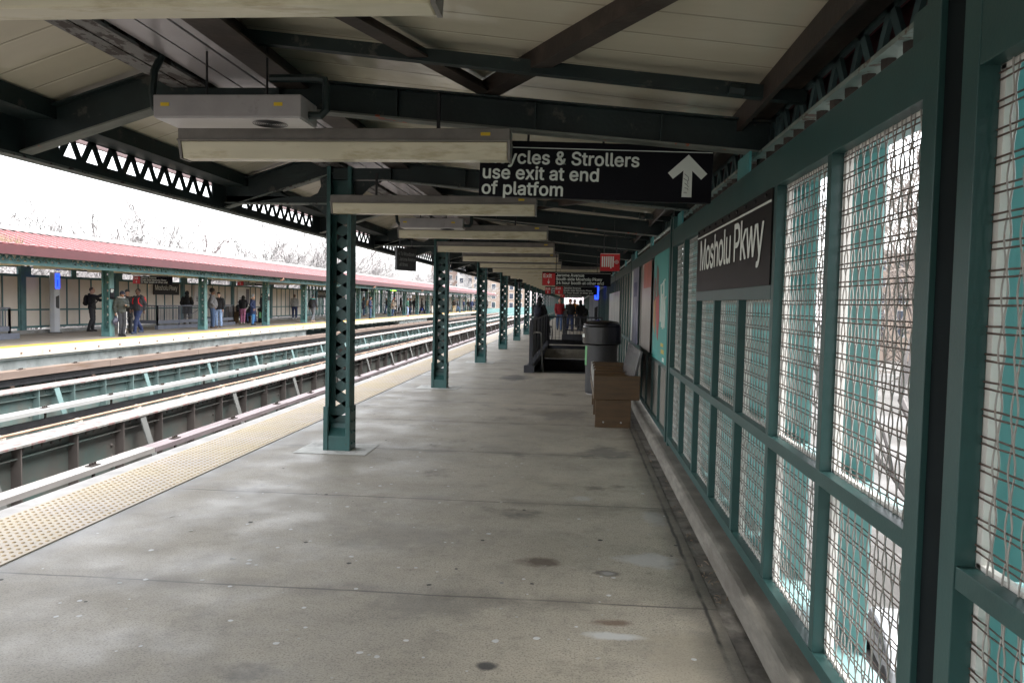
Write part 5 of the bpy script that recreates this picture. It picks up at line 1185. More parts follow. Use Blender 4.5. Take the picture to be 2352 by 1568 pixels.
def template(pose, build=1.0, coat='jacket', hair='short', female=False):
    key = (pose, build, coat, hair)
    if key in TPL: return TPL[key]
    J = dict(BASE); J.update(POSES[pose]); W = build
    T = {}; seed = len(TPL) * 3.7
    # continuous body with face, ears and hands
    b = MB(); hd = Vector(J['head']); nk = J['neck']
    loft(b, [(J['pel'][0], J['pel'][1], J['pel'][2]-.10, .12*W, .085*W), (*J['pel'], .145*W, .095*W), (*lerp(J['pel'], J['chest'], .5), .125*W, .085*W), (*J['chest'], .15*W, .095*W), (*lerp(J['chest'], nk, .7), .14, .075), (*nk, .06, .055)])
    b.tube([(nk[0], nk[1], nk[2]-.05), (hd.x, hd.y+.025, hd.z-.06)], .056, 10)
    fa = J['face']; Rm = Matrix.Rotation(fa, 3, 'X')
    def H(p): return tuple(hd + Rm @ Vector(p))
    hb = MB(); hb.ball((0, 0, .015), (.078, .098, .112), 16); hb.ball((0, -.02, -.06), (.058, .072, .062), 12); hb.ball((0, -.062, -.085), (.03, .026, .025), 8)
    hb.ball((0, -.102, -.012), (.014, .02, .026), 8); hb.ball((0, -.085, .025), (.055, .018, .013), 8); hb.ball((0, -.088, -.052), (.024, .012, .008), 8)
    for s in (-1, 1): hb.ball((s*.079, .012, -.008), (.012, .02, .032), 8)
    b.add([H(v) for v in hb.v], hb.f)
    for s in 'LR':
        limb(b, J['sh'+s], J['el'+s], J['wr'+s], .046, .037, .027); limb(b, J['hip'+s], J['kn'+s], J['an'+s], .075, .052, .040)
        w_ = Vector(J['wr'+s]); d = Vector(J['hand'+s]).normalized(); side = Vector((1, 0, 0)) if abs(d.x) < .8 else Vector((0, 0, 1)); u = d.cross(side).normalized(); r_ = u.cross(d).normalized()
        b.tube([w_, w_ + d*.045, w_ + d*.095], [.027, .037, .036], 8)
        for q in range(4):
            o_ = u * ((q-1.5)*.019); L_ = (.070, .082, .078, .060)[q]
            p0 = w_ + d*.085 + o_; b.tube([p0, p0 + d*L_*.5 + r_*.004, p0 + d*L_*.85 + r_*.016], [.0105, .0095, .008], 6)
        b.tube([w_ + d*.03 - u*.03, w_ + d*.07 - u*.048, w_ + d*.10 - u*.046], [.013, .011, .009], 6)
    me = remesh(b, "body", .0125, 3)
    ex = MB()
    for s in (-1, 1): ex.ball(H((s*.031, -.088, .005)), (.012, .008, .007), 8)
    ex.ball(H((0, -.098, -.053)), (.020, .006, .004), 8)
    ms = bpy.data.meshes.new("tmp"); ms.from_pydata(ex.v, [], ex.f)
    bm = bmesh.new(); bm.from_mesh(me); n0 = len(bm.faces); bm.from_mesh(ms); bm.faces.ensure_lookup_table()
    for f in bm.faces[n0:]: f.material_index = 1
    bm.to_mesh(me); bm.free()
    T['body'] = me
    # trousers
    p = MB(); loft(p, [(J['pel'][0], J['pel'][1], J['pel'][2]-.13, .15*W, .11*W), (*J['pel'], .165*W, .12*W), (J['pel'][0], J['pel'][1], J['pel'][2]+.09, .155*W, .115*W)])
    for s in 'LR': limb(p, J['hip'+s], J['kn'+s], tuple(Vector(J['an'+s]) + Vector((0, 0, .02))), .098*W, .074*W, .062)
    T['trousers'] = remesh(p, "trousers", .015, 4, .010, seed)
    # upper garment
    c = MB(); low = {'jacket': -.07, 'coat': -.32, 'hoodie': -.05, 'poncho': -.20}[coat]; wl = {'jacket': 1.0, 'coat': 1.12, 'hoodie': 1.0, 'poncho': 1.35}[coat]
    pe, ch = J['pel'], J['chest']
    rings = []
    if coat in ('coat', 'poncho'): rings.append((pe[0], pe[1], pe[2] + low, .20*W*wl, .155*W*wl))
    belly = 1.0 + max(0, W - 1.05)*1.2
    rings += [(pe[0], pe[1], pe[2] - .06, .190*W, .140*W), (pe[0], pe[1], pe[2] + .05, .188*W, .140*W*belly), (*lerp(pe, ch, .55), .180*W, .135*W*belly), (*ch, .200*W, .135*W), (*lerp(ch, nk, .62), .185, .11), (nk[0], nk[1], nk[2] + .015, .085, .085)]
    loft(c, rings)
    for s in 'LR':
        e = lerp(J['el'+s], J['wr'+s], .93); limb(c, J['sh'+s], J['el'+s], e, .082, .066*(1 if coat != 'poncho' else 1.3), .047)
    if coat in ('hoodie', 'coat', 'jacket'): c.ball((nk[0], nk[1] + .075, nk[2] + .01), (.11, .06, .055), 10)
    T['jacket'] = remesh(c, "jacket", .015, 4, .012 if coat != 'coat' else .014, seed + 5)
    # shoes
    T['shoes'] = []
    for s in 'LR':
        sh = MB(); a = Vector(J['an'+s]); sh.ball((a.x, a.y + .02, .055 + a.z - .09), (.045, .06, .055), 10); sh.ball((a.x, a.y - .07, .045 + a.z - .09), (.045, .12, .042), 10); sh.box(a.x - .042, a.x + .042, a.y - .17, a.y + .07, a.z - .09, a.z - .065)
        T['shoes'].append(remesh(sh, "shoe", .014, 3))
    # hair or headgear
    h = MB()
    if hair == 'short': h.ball((0, .018, .035), (.084, .100, .100), 14)
    elif hair == 'afro': h.ball((0, .03, .06), (.125, .125, .12), 14)
    elif hair == 'cap': h.ball((0, .012, .045), (.088, .106, .09), 14); h.ball((0, -.12, .045), (.06, .07, .010), 10)
    elif hair == 'beanie': h.ball((0, .015, .045), (.090, .110, .105), 14); h.tube([(0, 0, .02), (0, .01, .06)], .098, 16)
    elif hair == 'pom': h.ball((0, .015, .045), (.095, .112, .110), 14); h.ball((0, .03, .165), .045, 10)
    elif hair == 'hood': h.ball((0, .03, .02), (.105, .115, .135), 14); h.ball((0, .06, -.12), (.11, .09, .07), 12)
    elif hair == 'long': h.ball((0, .02, .03), (.092, .108, .105), 14); h.ball((0, .07, -.09), (.085, .06, .14), 12)
    elif hair == 'bald': h.ball((0, .03, -.01), (.0805, .080, .06), 12)
    hm = MB(); hm.add([H(v) for v in h.v], h.f)
    # keep the face open: drop what would cover it
    mh = remesh(hm, "hair", .013, 3)
    if hair not in ('cap',):
        bm = bmesh.new(); bm.from_mesh(mh); inv = Rm.transposed()
        cut = [v for v in bm.verts if (inv @ (v.co - hd)).y < -.058 and (inv @ (v.co - hd)).z < (.055 if hair != 'bald' else .0)]
        bmesh.ops.delete(bm, geom=cut, context='VERTS'); bm.to_mesh(mh); bm.free()
    T['hair'] = mh; T['J'] = J
    TPL[key] = T
    return T
CL = {}
def cloth(name, col, rough=.85): 
    if name not in CL: CL[name] = pm("cloth_" + name, col, rough, .18, 14, .25, 90)
    return CL[name]
SKIN = {'dark': pm("skin_dark", (0.10, 0.048, 0.030), .5, .08, 10), 'brown': pm("skin_brown", (0.24, 0.125, 0.075), .5, .08, 10), 'light': pm("skin_light", (0.48, 0.29, 0.21), .5, .08, 10)}
EYE = pm("eye_lip_dark", (0.045, 0.02, 0.018), .4, .1, 10)
def person(label, x, y, rz, pose='stand', top=('black', (.012, .012, .014)), bottom=('jeans', (.045, .07, .14)), shoe=('shoe', (.03, .028, .028)), skin='brown', hair='short', hairc=('hair', (.012, .010, .009)),
           coat='jacket', build=1.0, h=1.75, group=None, z=0.0, pack=None, bag=None, phone=False, stripe=False, fur=None, garment='jacket', headgear='hair'):
    T = template(pose, build, coat, hair)
    root = thing("person", label, "person", (x, y, z), rz, group); s = h / 1.75; root.scale = (s, s, s)
    def put(name, me, mat):
        o = bpy.data.objects.new(name, me); COL.objects.link(o); o.parent = root
        if len(me.materials) == 0: me.materials.append(None)
        o.material_slots[0].link = 'OBJECT'; o.material_slots[0].material = mat; return o
    bme = T['body']
    if len(bme.materials) == 0: bme.materials.append(None); bme.materials.append(EYE)
    put("body", bme, SKIN[skin]); put(garment, T['jacket'], cloth(*top)); put("trousers", T['trousers'], cloth(*bottom))
    for m_ in T['shoes']: put("shoe", m_, cloth(*shoe))
    put(headgear, T['hair'], cloth(*hairc))
    J = T['J']
    if pack:
        mb = MB(); cz = J['chest'][2] - .06; cy = J['chest'][1] + .13*build + .085
        mb.ball((0, cy, cz), (.155, .10, .23), 14); mb.ball((0, cy + .05, cz - .10), (.12, .07, .11), 12)
        put("backpack", remesh(mb, "backpack", .02, 4, .008), cloth(*pack))
        mb = MB()
        for s_ in (-1, 1): mb.tube([(s_*.12, cy - .03, cz + .18), (s_*.125, cy - .17, cz + .21), (s_*.13, cy - .335 - .02*build, cz + .12), (s_*.155, cy - .36, cz - .04), (s_*.19, cy - .22, cz - .17)], .022, 6)
        put("backpack_strap", mb.build("tmp", EYE).data, cloth(*pack)); bpy.data.objects.remove(COL.objects["tmp"])
    if fur:
        mb = MB(); n_ = J['neck']; mb.tube([(n_[0] + .12*math.cos(a), n_[1] + .02 + .11*math.sin(a), n_[2] + .035) for a in [2*PI*k/14 for k in range(15)]], .038, 8, False)
        o = mb.build("tmp", EYE); put("fur_collar", o.data, cloth(*fur)); bpy.data.objects.remove(o)
    if stripe:
        mb = MB()
        for s_, k in (('R', -1), ('L', 1)):
            hp, kn, an = (Vector(J[q + s_]) for q in ('hip', 'kn', 'an')); off = Vector((k*.086, -.02, 0)); o2 = Vector((k*.070, -.02, 0)); o3 = Vector((k*.060, -.01, .03))
            mb.tube([hp + off + Vector((k*.012, 0, .02)), lerp(hp + off, kn + o2, .5), kn + o2, lerp(kn + o2, an + o3, .5), an + o3], .016, 6)
        o = mb.build("tmp", EYE); put("white_stripe", o.data, cloth('white', (.7, .7, .7))); bpy.data.objects.remove(o)
    return root
HELD = []
def held(name, label, cat, parent_person, local, build_fn):
    """a thing carried by a person: stays a thing of its own, placed at the hand"""
    s = parent_person.scale.x; c, sn = math.cos(parent_person.rotation_euler.z), math.sin(parent_person.rotation_euler.z)
    l = parent_person.location; p = (l.x + s*(c*local[0] - sn*local[1]), l.y + s*(sn*local[0] + c*local[1]), l.z + s*local[2])
    t = thing(name, label, cat, p, parent_person.rotation_euler.z); build_fn(t); return t
def bag_mesh(mat, w=.15, h=.34):
    def f(t):
        mb = MB(); mb.ball((0, 0, -.10 - h/2), (w, .06, h/2), 12); mb.tube([(-w*.5, 0, -.16), (-.02, 0, -.01), (.02, 0, -.01), (w*.5, 0, -.16)], .012, 6)
        o = remesh(mb, "bag", .015, 3, .012); o.materials.append(mat); ob = bpy.data.objects.new("bag_body", o); COL.objects.link(ob); ob.parent = t
    return f
NAVY = ('navy', (.018, .03, .085)); BLK = ('black', (.010, .010, .012)); GREY = ('grey', (.12, .12, .125)); JEAN = ('jeans', (.05, .085, .16)); LJEAN = ('light_jeans', (.26, .36, .55)); CHAR = ('charcoal', (.025, .026, .03)); OLIVE = ('olive', (.040, .045, .038))
def face(dx, dy): return math.atan2(dx, -dy)      # heading so that the figure's front (-y) points along (dx, dy)
FG_ = "people waiting on the far platform"
person("person in black coat and glasses with a black backpack reaching an arm towards a column", -20.6, 31.4, face(1, .25), 'reach', BLK, CHAR, skin='light', hair='short', hairc=('grey_hair', (.06, .05, .045)), h=1.86, pack=BLK, group=FG_)
p = person("person in olive puffer jacket and striped track pants leaning on a column over a phone", -17.42, 28.35, face(.75, -.5), 'phone', OLIVE, CHAR, shoe=BLK, skin='brown', hair='beanie', hairc=('dark_cap', (.015, .017, .03)), h=1.74, group=FG_, stripe=True, fur=('grey_fur', (.28, .27, .26)), headgear="beanie")
held("phone", "small dark phone held by the person leaning on the far column", "phone", p, (.0, -.37, 1.22), lambda t: MB().box(-.035, .035, -.06, .06, -.005, .005).build("phone_body", stainless, t, bevel=.003))
held("plastic_bag", "dark shiny plastic bag hanging from the phone user's hand", "bag", p, (-.24, -.07, .84), bag_mesh(pm("bag_plastic", (.05, .05, .075), .25, .3, 8), .13, .34))
person("person in black coat and dark flat cap standing behind the phone user", -18.6, 30.7, face(.6, -.4), 'pockets', BLK, CHAR, skin='light', hair='cap', hairc=('cap_grey', (.04, .045, .05)), coat='coat', h=1.80, group=FG_, headgear="cap")
person("person in charcoal puffer jacket and navy trousers with red backpack straps", -17.95, 30.4, face(-.3, -1), 'walk', CHAR, NAVY, shoe=('shoe_blue', (.03, .04, .07)), skin='dark', hair='short', build=1.12, h=1.84, pack=('red', (.50, .015, .02)), group=FG_)
person("hooded person in black behind the far stair railing", -20.3, 38.9, face(-.3, 1), 'pockets', BLK, ('camo', (.12, .11, .09)), skin='dark', hair='hood', hairc=BLK, coat='coat', build=1.1, h=1.82, group=FG_, headgear="hood")
person("big person in grey hoodie and blue jeans with round dark hair", -18.15, 37.3, face(.9, .5), 'pockets', GREY, JEAN, shoe=('shoe_brown', (.08, .05, .035)), skin='dark', hair='afro', coat='hoodie', build=1.28, h=1.95, group=FG_)
person("person with glasses and beard in black hoodie and pale jeans", -18.35, 38.4, face(.1, -1), 'stand', BLK, LJEAN, shoe=('shoe_brown', (.08, .05, .035)), skin='light', hair='cap', hairc=BLK, coat='hoodie', h=1.80, group=FG_, headgear="cap")
person("person in black sitting upright on the far bench", -20.55, 45.7, face(1, -.3), 'sit', BLK, NAVY, skin='dark', hair='short', h=1.80, group=FG_)
person("person in dark hoodie and blue jeans hunched forward on the far bench", -20.45, 46.6, face(1, -.1), 'hunch', CHAR, ('blue_jeans', (.035, .07, .20)), shoe=CHAR, skin='brown', hair='short', h=1.80, group=FG_)
person("person in black coat and pink trousers beside the far bench", -19.75, 44.4, face(-.3, 1), 'lean', BLK, ('pink', (.42, .15, .26)), shoe=('shoe_pale', (.4, .33, .3)), skin='light', hair='hood', hairc=BLK, h=1.72, group=FG_, headgear="hood")
person("person in long navy parka and grey bobble hat with bright blue trousers", -18.35, 42.6, face(1, .15), 'pockets', NAVY, ('bright_jeans', (.06, .20, .42)), shoe=('boot', (.02, .025, .04)), skin='light', hair='pom', hairc=('wool', (.42, .43, .45)), coat='coat', build=1.08, h=1.72, group=FG_, fur=('fur', (.30, .20, .11)), headgear="hat")
person("person in black half hidden by the column right of the navy parka", -20.2, 48.4, face(1, 0), 'stand', BLK, CHAR, hair='short', h=1.84, group=FG_)
person("bald person in pale grey sweater and navy trousers seen from behind", -21.0, 56.2, face(-.3, 1), 'stand', ('pale_grey', (.30, .30, .30)), NAVY, shoe=('white_shoe', (.55, .55, .55)), skin='brown', hair='bald', hairc=('stubble', (.10, .06, .045)), coat='hoodie', build=1.08, h=1.85, group=FG_)
person("person in dark jacket with black backpack and teal hood walking away", -17.55, 50.3, face(.25, 1), 'walk', ('slate', (.035, .038, .05)), ('grey_trousers', (.15, .155, .17)), shoe=('tan_shoe', (.30, .20, .12)), skin='brown', hair='beanie', hairc=('beanie_blue', (.03, .045, .06)), h=1.80, pack=BLK, group=FG_, fur=('teal_hood', (.10, .34, .33)), headgear="beanie")
person("person in red hat glimpsed through the lacing of the largest column", -17.6, 57.0, face(.3, 1), 'stand', ('mauve', (.22, .20, .34)), JEAN, hair='beanie', hairc=('red_hat', (.5, .03, .03)), h=1.9, group=FG_, headgear="hat")
F = .86
def far(label, x, y, rz, pose, top, bot, **k):
    k.setdefault('h', 1.80); person(label, max(-20.9, x*F), y*F, rz, pose, top, bot, group=FG_, **k)
far("person in dark parka with fur hood and tan boots on the far platform", -23.1, 82.4, face(1, .2), 'pockets', ('plum', (.028, .025, .04)), JEAN, hair='long', hairc=('hair_brown', (.03, .02, .015)), coat='coat', fur=('fur', (.30, .20, .11)), shoe=('tan_boot', (.30, .18, .09)))
far("person in navy with tan backpack half behind a far column", -19.5, 71.8, face(1, .3), 'pockets', NAVY, JEAN, hair='short', pack=('tan', (.30, .20, .12)))
far("person in grey cap and dark jacket with a hand at the face", -24.2, 97, face(-.8, -.3), 'phone', CHAR, JEAN, hair='cap', hairc=GREY, headgear="cap")
far("person wrapped in a pale patterned poncho over jeans", -20.1, 83.6, face(-.3, -1), 'phone', ('poncho', (.36, .31, .26)), JEAN, hair='long', hairc=('hair_brown', (.03, .02, .015)), coat='poncho', h=1.66, skin='light', garment="poncho")
far("person in bright red cap behind the poncho wearer", -21.2, 88.5, face(.3, -1), 'stand', CHAR, CHAR, hair='cap', hairc=('red_hat', (.5, .03, .03)), headgear="cap")
far("person in black walking near the far wall", -23.2, 100.5, face(-1, .2), 'walk', BLK, CHAR, hair='hood', hairc=BLK, headgear="hood")
far("person in green and white jacket and pale jeans by a far column", -19.35, 87.3, face(1, .1), 'pockets', ('green', (.03, .10, .07)), LJEAN, shoe=('red_shoe', (.3, .05, .05)))
for i, (x, y, d, t_, b_, hr, lab) in enumerate([(-21.7, 99.5, face(1, .5), CHAR, JEAN, 'cap', "person in charcoal and jeans behind the green jacket"), (-22.2, 104.5, face(.2, 1), BLK, BLK, 'short', "person all in black right of the green jacket"),
        (-21.0, 107.0, face(1, -.4), BLK, JEAN, 'short', "person in black jacket left of the white trousers"), (-19.9, 105.5, face(-1, .2), CHAR, ('white_trousers', (.62, .60, .57)), 'hood', "person in dark top and white trousers on the far platform"),
        (-19.25, 119.9, face(.2, 1), ('dark_brown', (.03, .024, .02)), ('khaki', (.42, .33, .20)), 'short', "person in khaki trousers seen from behind far along"), (-18.8, 120.9, face(1, .1), ('slate', (.035, .038, .05)), JEAN, 'bald', "person in slate jacket and blue jeans beside the khaki trousers"),
        (-19.3, 130.5, face(1, .3), NAVY, ('slate_jeans', (.06, .08, .12)), 'short', "person in navy carrying a light blue bag far along"), (-19.6, 138.5, face(.3, -1), BLK, BLK, 'long', "person in black with long hair far along"),
        (-18.9, 137.5, face(-.2, -1), NAVY, BLK, 'short', "tall person in a long dark coat far along"), (-19.2, 143.4, face(1, 0), ('slate', (.035, .038, .05)), GREY, 'short', "person in grey trousers near the far end"), (-20.4, 155.5, face(1, 0), CHAR, BLK, 'hood', "dark hooded person nearest the far end fence"),
        (-21.5, 106, face(1, 0), CHAR, BLK, 'short', "person in dark clothes by the small brown bench")]):
    q = ['stand', 'pockets', 'walk'][i % 3]
    far(lab, x, y, d, q, t_, b_, hair=hr, coat='coat' if i in (8,) else 'jacket', skin=['light', 'brown', 'dark'][i % 3])
far("lone person waiting at the very end of the far platform", -20.0, 172, face(-1, .2), 'phone', GREY, CHAR)
# stroller
sv = thing("stroller", "blue folding stroller standing on the far platform", "stroller", (-18.9, 93, 0))
mb = MB(); mb.ball((0, 0, .55), (.22, .30, .26), 12); sm_ = remesh(mb, "seat", .02, 3, .02); sm_.materials.append(pm("stroller_blue", (.02, .06, .42), .7)); o = bpy.data.objects.new("seat", sm_); COL.objects.link(o); o.parent = sv
mb = MB()
for s in (-1, 1): mb.tube([(s*.22, .45, 1.0), (s*.2, -.35, .1)], .015, 6); mb.tube([(s*.22, -.1, .6), (s*.2, .35, .1)], .015, 6)
mb.build("frame", black_metal, sv)
for x in (-.2, .2):
    for y in (-.35, .35): MB().tube([(x + .09*0, y + .1*math.cos(a), .1 + .1*math.sin(a)) for a in [2*PI*k/14 for k in range(15)]], .02, 6, False).build("wheel", black_metal, sv)
# near platform figures
NG = "people on the near platform"
bk = person("hooded person in black with a backpack wheeling a bicycle past the stairs", -1.50, 30.2, face(.25, 1), 'ride', BLK, ('pale_jeans', (.26, .29, .35)), hair='hood', hairc=BLK, pack=('dark_blue_pack', (.02, .022, .035)), h=1.80, group=NG, headgear="hood")
person("person in dark red sweater walking towards the camera", -1.02, 44.5, face(0, -1), 'walk', ('red_sweater', (.24, .012, .018)), JEAN, skin='light', h=1.86, group=NG, coat='hoodie')
person("person in black jacket and red cap walking towards the camera", -.42, 44.3, face(.1, -1), 'walk', BLK, NAVY, skin='light', hair='beanie', hairc=('red_hat', (.5, .03, .03)), h=1.82, group=NG, headgear="hat", build=1.1)
person("person in black hood and dark trousers standing by the far stairs", .16, 45.0, face(-.4, 1), 'pockets', BLK, CHAR, shoe=('pale_shoe', (.35, .35, .36)), hair='hood', hairc=BLK, h=1.78, group=NG, headgear="hood")
person("person in black with an orange curl of light clothing behind the red cap", -.20, 52.0, face(.2, -1), 'stand', ('orange', (.75, .28, .03)), CHAR, h=1.84, group=NG)
# bicycle
by = thing("bicycle", "black bicycle held by the hooded person beside the stairs", "bicycle", (-1.12, 30.55, 0), R(-8))
for yy in (-.52, .52):
    wh = MB(); wh.tube([(0, yy + .34*math.cos(a), .34 + .34*math.sin(a)) for a in [2*PI*k/28 for k in range(29)]], .022, 8, False); wo_ = wh.build("wheel", black_metal, by, smooth=True)
    sp_ = MB()
    for k in range(14): a = 2*PI*k/14; sp_.tube([(0, yy, .34), (0, yy + .32*math.cos(a), .34 + .32*math.sin(a))], .003, 3, False)
    sp_.build("spokes", stainless, wo_)
fr = MB(); P_ = dict(bb=(0, .0, .30), st=(0, .14, .78), hd=(0, -.38, .82), rr=(0, .52, .34), ff=(0, -.52, .34))
for a, b in (('bb', 'st'), ('bb', 'hd'), ('st', 'hd'), ('bb', 'rr'), ('st', 'rr'), ('hd', 'ff')): fr.tube([P_[a], P_[b]], .018, 8)
fr.build("frame", black_rail, by)
MB().tube([(-.28, -.36, 1.0), (-.1, -.40, 1.02), (.1, -.40, 1.02), (.28, -.36, 1.0)], .014, 8).tube([(0, -.38, .82), (0, -.40, 1.02)], .016, 8).build("handlebar", black_metal, by)
MB().ball((0, .17, .92), (.07, .13, .03), 10).tube([(0, .14, .78), (0, .16, .91)], .014, 8).build("saddle", black_metal, by)

# ------------------------------------------------------------------ bare winter trees
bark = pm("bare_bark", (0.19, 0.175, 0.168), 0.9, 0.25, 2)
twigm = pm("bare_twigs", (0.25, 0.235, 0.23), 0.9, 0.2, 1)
def bare_tree(seed, H, depth=6, spread=.62, lean=0, dens=1.0, tw=1.0):
    rg = random.Random(seed); big = MB(); small = MB()
    def grow(p, d, L_, r, lev):
        n = 3 if lev < 3 else 2; pts = [p]; q = p; dd = d.copy()
        for k in range(n):
            dd = (dd + Vector((rg.gauss(0, .13), rg.gauss(0, .13), rg.gauss(0, .08) + .03))).normalized(); q = q + dd * (L_/n); pts.append(q)
        rr = [r*(1 - .45*k/n) for k in range(n+1)]
        (big if lev < 3 else small).tube(pts, rr, 6 if lev < 2 else 4 if lev < 4 else 3, False)
        if lev >= depth: return
        nb = rg.choice((2, 3, 3) if lev < 2 else (2, 3)) + (1 if dens > 1.2 and lev > 2 else 0)
        for k in range(nb):
            t = rg.uniform(.45, 1.0) if k else 1.0; b = pts[min(n, max(1, int(round(t*n))))]
            ax = Vector((rg.gauss(0, 1), rg.gauss(0, 1), rg.gauss(0, .35))).normalized(); nd = (dd + ax*spread*rg.uniform(.6, 1.2)).normalized()
            if nd.z < -.15: nd.z *= -.3
            grow(b, nd, L_*rg.uniform(.62, .82), max(.011*tw, r*.52*rg.uniform(.8, 1.1)), lev+1)
    grow(Vector((0, 0, 0)), Vector((lean, 0, 1)).normalized(), H*.27, H*.018, 0)
    return big, small
TP = []
for i, (sd_, H, dp, spd) in enumerate(((11, 13, 7, .62), (23, 14, 7, .55), (37, 12, 7, .7), (41, 15, 7, .5))):
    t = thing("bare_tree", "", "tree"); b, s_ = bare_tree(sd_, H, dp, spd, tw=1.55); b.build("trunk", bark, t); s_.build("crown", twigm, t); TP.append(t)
spots = []
rg = random.Random(5)
for k in range(84):
    d = rg.uniform(55, 130); f_ = k / 83; az = -41 + 38*f_ + rg.uniform(-1, 1); spots.append((d*math.sin(R(az)), d*math.cos(R(az)), d))
for k in range(8): spots.append((rg.uniform(-42, -20) - 10, 150 + 12*k, 150))
used = [False]*4
for i, (x, y, d) in enumerate(spots):
    if x > -29: x = -29 - rg.uniform(0, 14)
    j = i % 4
    if not used[j]: o = TP[j]; used[j] = True
    else: o = copy_tree(TP[j])
    sc = 1.38 * rg.uniform(.85, 1.18) * (1 + max(0, d - 62)*.0012) * (.88 if d < 75 else 1.0); o.location = (x, y, -8); o.rotation_euler.z = rg.uniform(0, 6.28); o.scale = (sc*1.15, sc*1.15, sc)
    o['group'] = "bare trees behind the far canopy"; o['label'] = "bare grey winter tree rising behind the red far canopy"
# thicket and trees outside the wire mesh wall
twig_r = pm("right_twigs", (0.15, 0.125, 0.11), 0.9, 0.25, 1)
for i, (x, y, H) in enumerate(((9.5, 19.5, 13), (13, 27, 14), (14.5, 33, 13), (19, 40, 15), (13, 42, 12), (22, 50, 15), (11.0, 23.0, 11.5))):
    t = thing("bare_tree", "%s bare tree outside the wire mesh wall" % ["nearest", "second", "third", "fourth", "fifth", "sixth", "seventh"][i], "tree", (x, y, -8), rg.uniform(0, 6), group="bare trees outside the mesh wall"); t.scale = (1.35, 1.35, 1.55)
    b, s_ = bare_tree(100 + i*7, H, 7, .68, dens=1.0, tw=.9); b.build("trunk", bark, t); s_.build("crown", twig_r, t)
# ------------------------------------------------------------------ buildings
glass = pm("window_glass", (0.05, 0.06, 0.08), 0.15, 0.3, 1); frame_w = pm("window_frame", (0.55, 0.53, 0.5), 0.6)
def building(label, x, y, wd, dp, z1, mat, nx, nz, rz=0, z0=-8, h0=2.0):
    t = thing("apartment_building", label, "building", (x, y, 0), rz, group="brick apartment buildings in the distance")
    MB().box(-wd/2, wd/2, 0, dp, z0, z1).build("wall", mat, t); MB().box(-wd/2 - .15, wd/2 + .15, -.15, dp + .15, z1 + .01, z1 + .6).build("parapet", frame_w, t)
    for i in range(nx):
        for j in range(nz):
            cx = -wd/2 + (i + .5)*wd/nx; cz = z1 - (j + .7)*3.1
            if cz < z0 + 1: continue
            f = MB().box(cx - .75, cx + .75, -.08, .0, cz - 1.0, cz + 1.0).build("window", frame_w, t); MB().box(cx - .62, cx + .62, -.11, -.081, cz - .86, cz + .86).build("pane", glass, f)
    mb = MB(); mb.box(wd*.18, wd*.18 + 2.2, -1.0, -.95, z0 + 3, z1 - 1)
    return t
brickp = pm("pale_brick", (0.26, 0.19, 0.16), 0.85, 0.12, .5); brickw = pm("white_render", (0.40, 0.39, 0.385), 0.85, 0.08, .4); brickb = pm("tan_brick", (0.27, 0.21, 0.17), 0.85, 0.15, .4); brickr = pm("pink_brick", (0.25, 0.11, 0.09), 0.85, 0.15, .6)
building("pale brick apartment block behind the hanging train sign", -47, 275, 11, 14, 15, brickp, 4, 5)
building("white rendered apartment block between the two brick ones", -37.5, 268, 9, 14, 17, brickw, 3, 5)
building("tan brick apartment block right of the second column", -27, 262, 18, 14, 15, brickb, 6, 5, R(4))
building("pink brick house across the street behind the mesh wall", 52, 92, 14, 12, 11, brickr, 4, 4, R(-40))
building("white low building across the street behind the mesh wall", 26, 22, 16, 10, -1.0, brickw, 5, 2, R(-58))
building("tan brick block seen through the mesh farther along", 60, 150, 24, 14, 12, brickb, 7, 5, R(-20))
# shop with blue glazing strip low across the street
t = thing("shop_building", "low cream building with a blue window band seen through the mesh", "building", (13.5, 15.5, 0), R(-58))
MB().box(-7, 7, 0, 6, -8, -2.4).build("wall", pm("shop_cream", (0.30, 0.27, 0.22), 0.7), t); bl = MB(); 
for zz in (-3.0, -4.5):
    for k in range(14): bl.box(-6.8 + k*.97, -6.8 + k*.97 + .85, -.06, -.01, zz, zz + .42)
bl.build("blue_windows", pm("shop_blue", (0.06, 0.14, 0.36), 0.2, .3, 1), t); MB().box(-7.2, 7.2, -.3, 6.2, -2.39, -2.1).build("roof", pm("shop_roof", (0.25, 0.25, 0.25), 0.8), t)
# parked cars on the street
def car(label, x, y, rz, col, nm):
    t = thing("parked_car", label, "car", (x, y, -8), rz, group="cars parked in the street below")
    MB().prism([(-2.1, .3), (2.15, .3), (2.2, .75), (1.3, .92), (.75, 1.42), (-1.0, 1.45), (-1.8, .98), (-2.15, .9)], 'y', -.85, .85).build("body", pm(nm, col, .25, .05), t, bevel=.08)
    MB().prism([(1.12, .95), (.7, 1.36), (-.95, 1.38), (-1.55, .98)], 'y', -.86, .86).build("window", glass, t)
    for x_ in (-1.3, 1.35):
        for s in (-1, 1): MB().tube([(x_, s*.68, .32), (x_, s*.87, .32)], .32, 16).build("wheel", rubber, t)
    for s in (-1, 1): MB().ball((2.14, s*.6, .66), (.06, .16, .09), 8).build("headlight", white_metal, t)
car("white car parked in the street below the mesh wall", 10.5, 9.5, R(78), (.65, .65, .66), "car_white"); car("dark red car parked behind the white one in the street", 9.6, 15.0, R(80), (.22, .02, .02), "car_red"); car("silver car parked farther down the street", 9.0, 21.0, R(80), (.42, .43, .44), "car_silver")
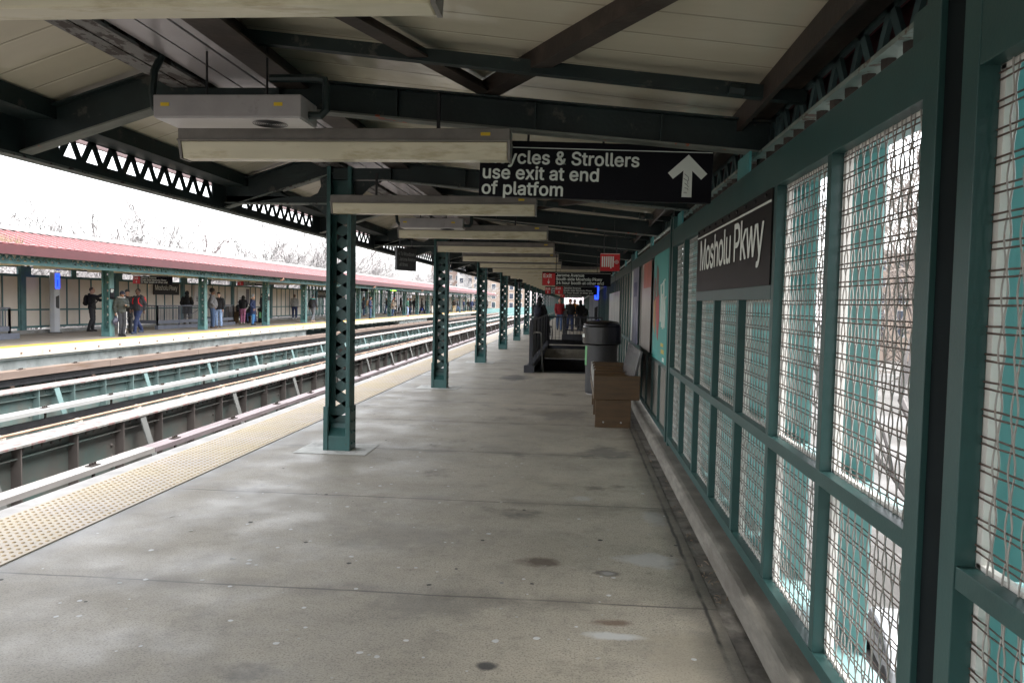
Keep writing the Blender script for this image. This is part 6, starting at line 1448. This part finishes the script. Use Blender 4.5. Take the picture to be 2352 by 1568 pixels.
# hillside woods closing the view
hm = pm("hazy_hillside", (0.40, 0.37, 0.38), 0.95, 0.18, .08, col2=(0.32, 0.29, 0.28), thr=.5, soft=.1, s2=.25)  # pale lavender tone carries the distance haze in the colour
mb = MB(); nx, ny = 60, 8; vs = []
for j in range(ny):
    for i in range(nx):
        x = -420 + i*14; y = 420 + j*40; h = -2 + 15*(j/(ny-1))**.8 + 7*noise.noise(Vector((x*.012, y*.012, 2))) + 3.0*noise.noise(Vector((x*.09, y*.05, 5)))
        vs.append((x, y, -8 if j == 0 else h))
mb.add(vs, [(j*nx+i, j*nx+i+1, (j+1)*nx+i+1, (j+1)*nx+i) for j in range(ny-1) for i in range(nx-1)])
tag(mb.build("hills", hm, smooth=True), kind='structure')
mb = MB(); rg2 = random.Random(9)
for k in range(4200):
    x = rg2.uniform(-150, 30); y = rg2.uniform(330, 520); z0 = -6 + max(0, (y - 400))*.14 + rg2.uniform(-1, 2); h = rg2.uniform(6, 13)
    for q in range(3):
        a = rg2.uniform(0, 6.28); e = rg2.uniform(.5, 2.2); w_ = rg2.uniform(.06, .18)
        mb.add([(x - w_, y, z0), (x + w_, y, z0), (x + e*math.cos(a), y + e*math.sin(a), z0 + h*rg2.uniform(.6, 1))], [(0, 1, 2)])
tag(mb.build("distant_woods", pm("hazy_twigs", (0.42, 0.38, 0.38), 0.95, 0.15, .2), None), kind='stuff')  # twigs paled in colour to stand in for haze
# litter by the wall: twigs and leaves in the gutter
mb = MB(); rg3 = random.Random(4)
for k in range(46):
    y = 4.2 + rg3.expovariate(.55); x = rg3.uniform(.79, .90); a = rg3.uniform(0, 3.14); l = rg3.uniform(.02, .09)
    mb.tube([(x, y, .0), (x + l*.5*math.cos(a)*.4, y + l*.5*math.sin(a), .008), (x + l*math.cos(a)*.4, y + l*math.sin(a), .004)], .0025, 4)
tag(mb.build("twig_litter", pm("twig_litter", (0.22, 0.16, 0.11), 0.9, 0.3, 20)), kind='stuff')
mb = MB()
for k in range(170):
    x = max(-3.2, min(.7, rg3.gauss(-1.6, 1.1))); y = 3.2 + rg3.expovariate(.22); r0 = rg3.uniform(.006, .019)
    n_ = 9; vs = [(x + r0*rg3.uniform(.75, 1.15)*math.cos(2*PI*q/n_), y + r0*rg3.uniform(.75, 1.15)*math.sin(2*PI*q/n_), .0012) for q in range(n_)]
    mb.add(vs, [tuple(range(n_))], 0 if rg3.random() < .85 else 1)
tag(mb.build("chewing_gum", [pm("old_gum", (0.60, 0.60, 0.59), 0.8, 0.15, 20), pm("black_gum", (0.07, 0.066, 0.06), 0.8, 0.2, 20)]), kind='stuff')
mb = MB()
for k in range(70):
    x = rg3.uniform(-3.1, .8); y = rg3.uniform(3.4, 16); s = rg3.uniform(.006, .018)
    mb.add([(x - s, y, .003), (x, y - s*.8, .005), (x + s, y + s*.3, .004), (x + s*.2, y + s, .005)], [(0, 1, 2, 3)])
tag(mb.build("floor_litter", pm("paper_bits", (0.45, 0.43, 0.40), 0.9, 0.5, 20)), kind='stuff')
bpy.data.scenes.remove(SCRATCH)
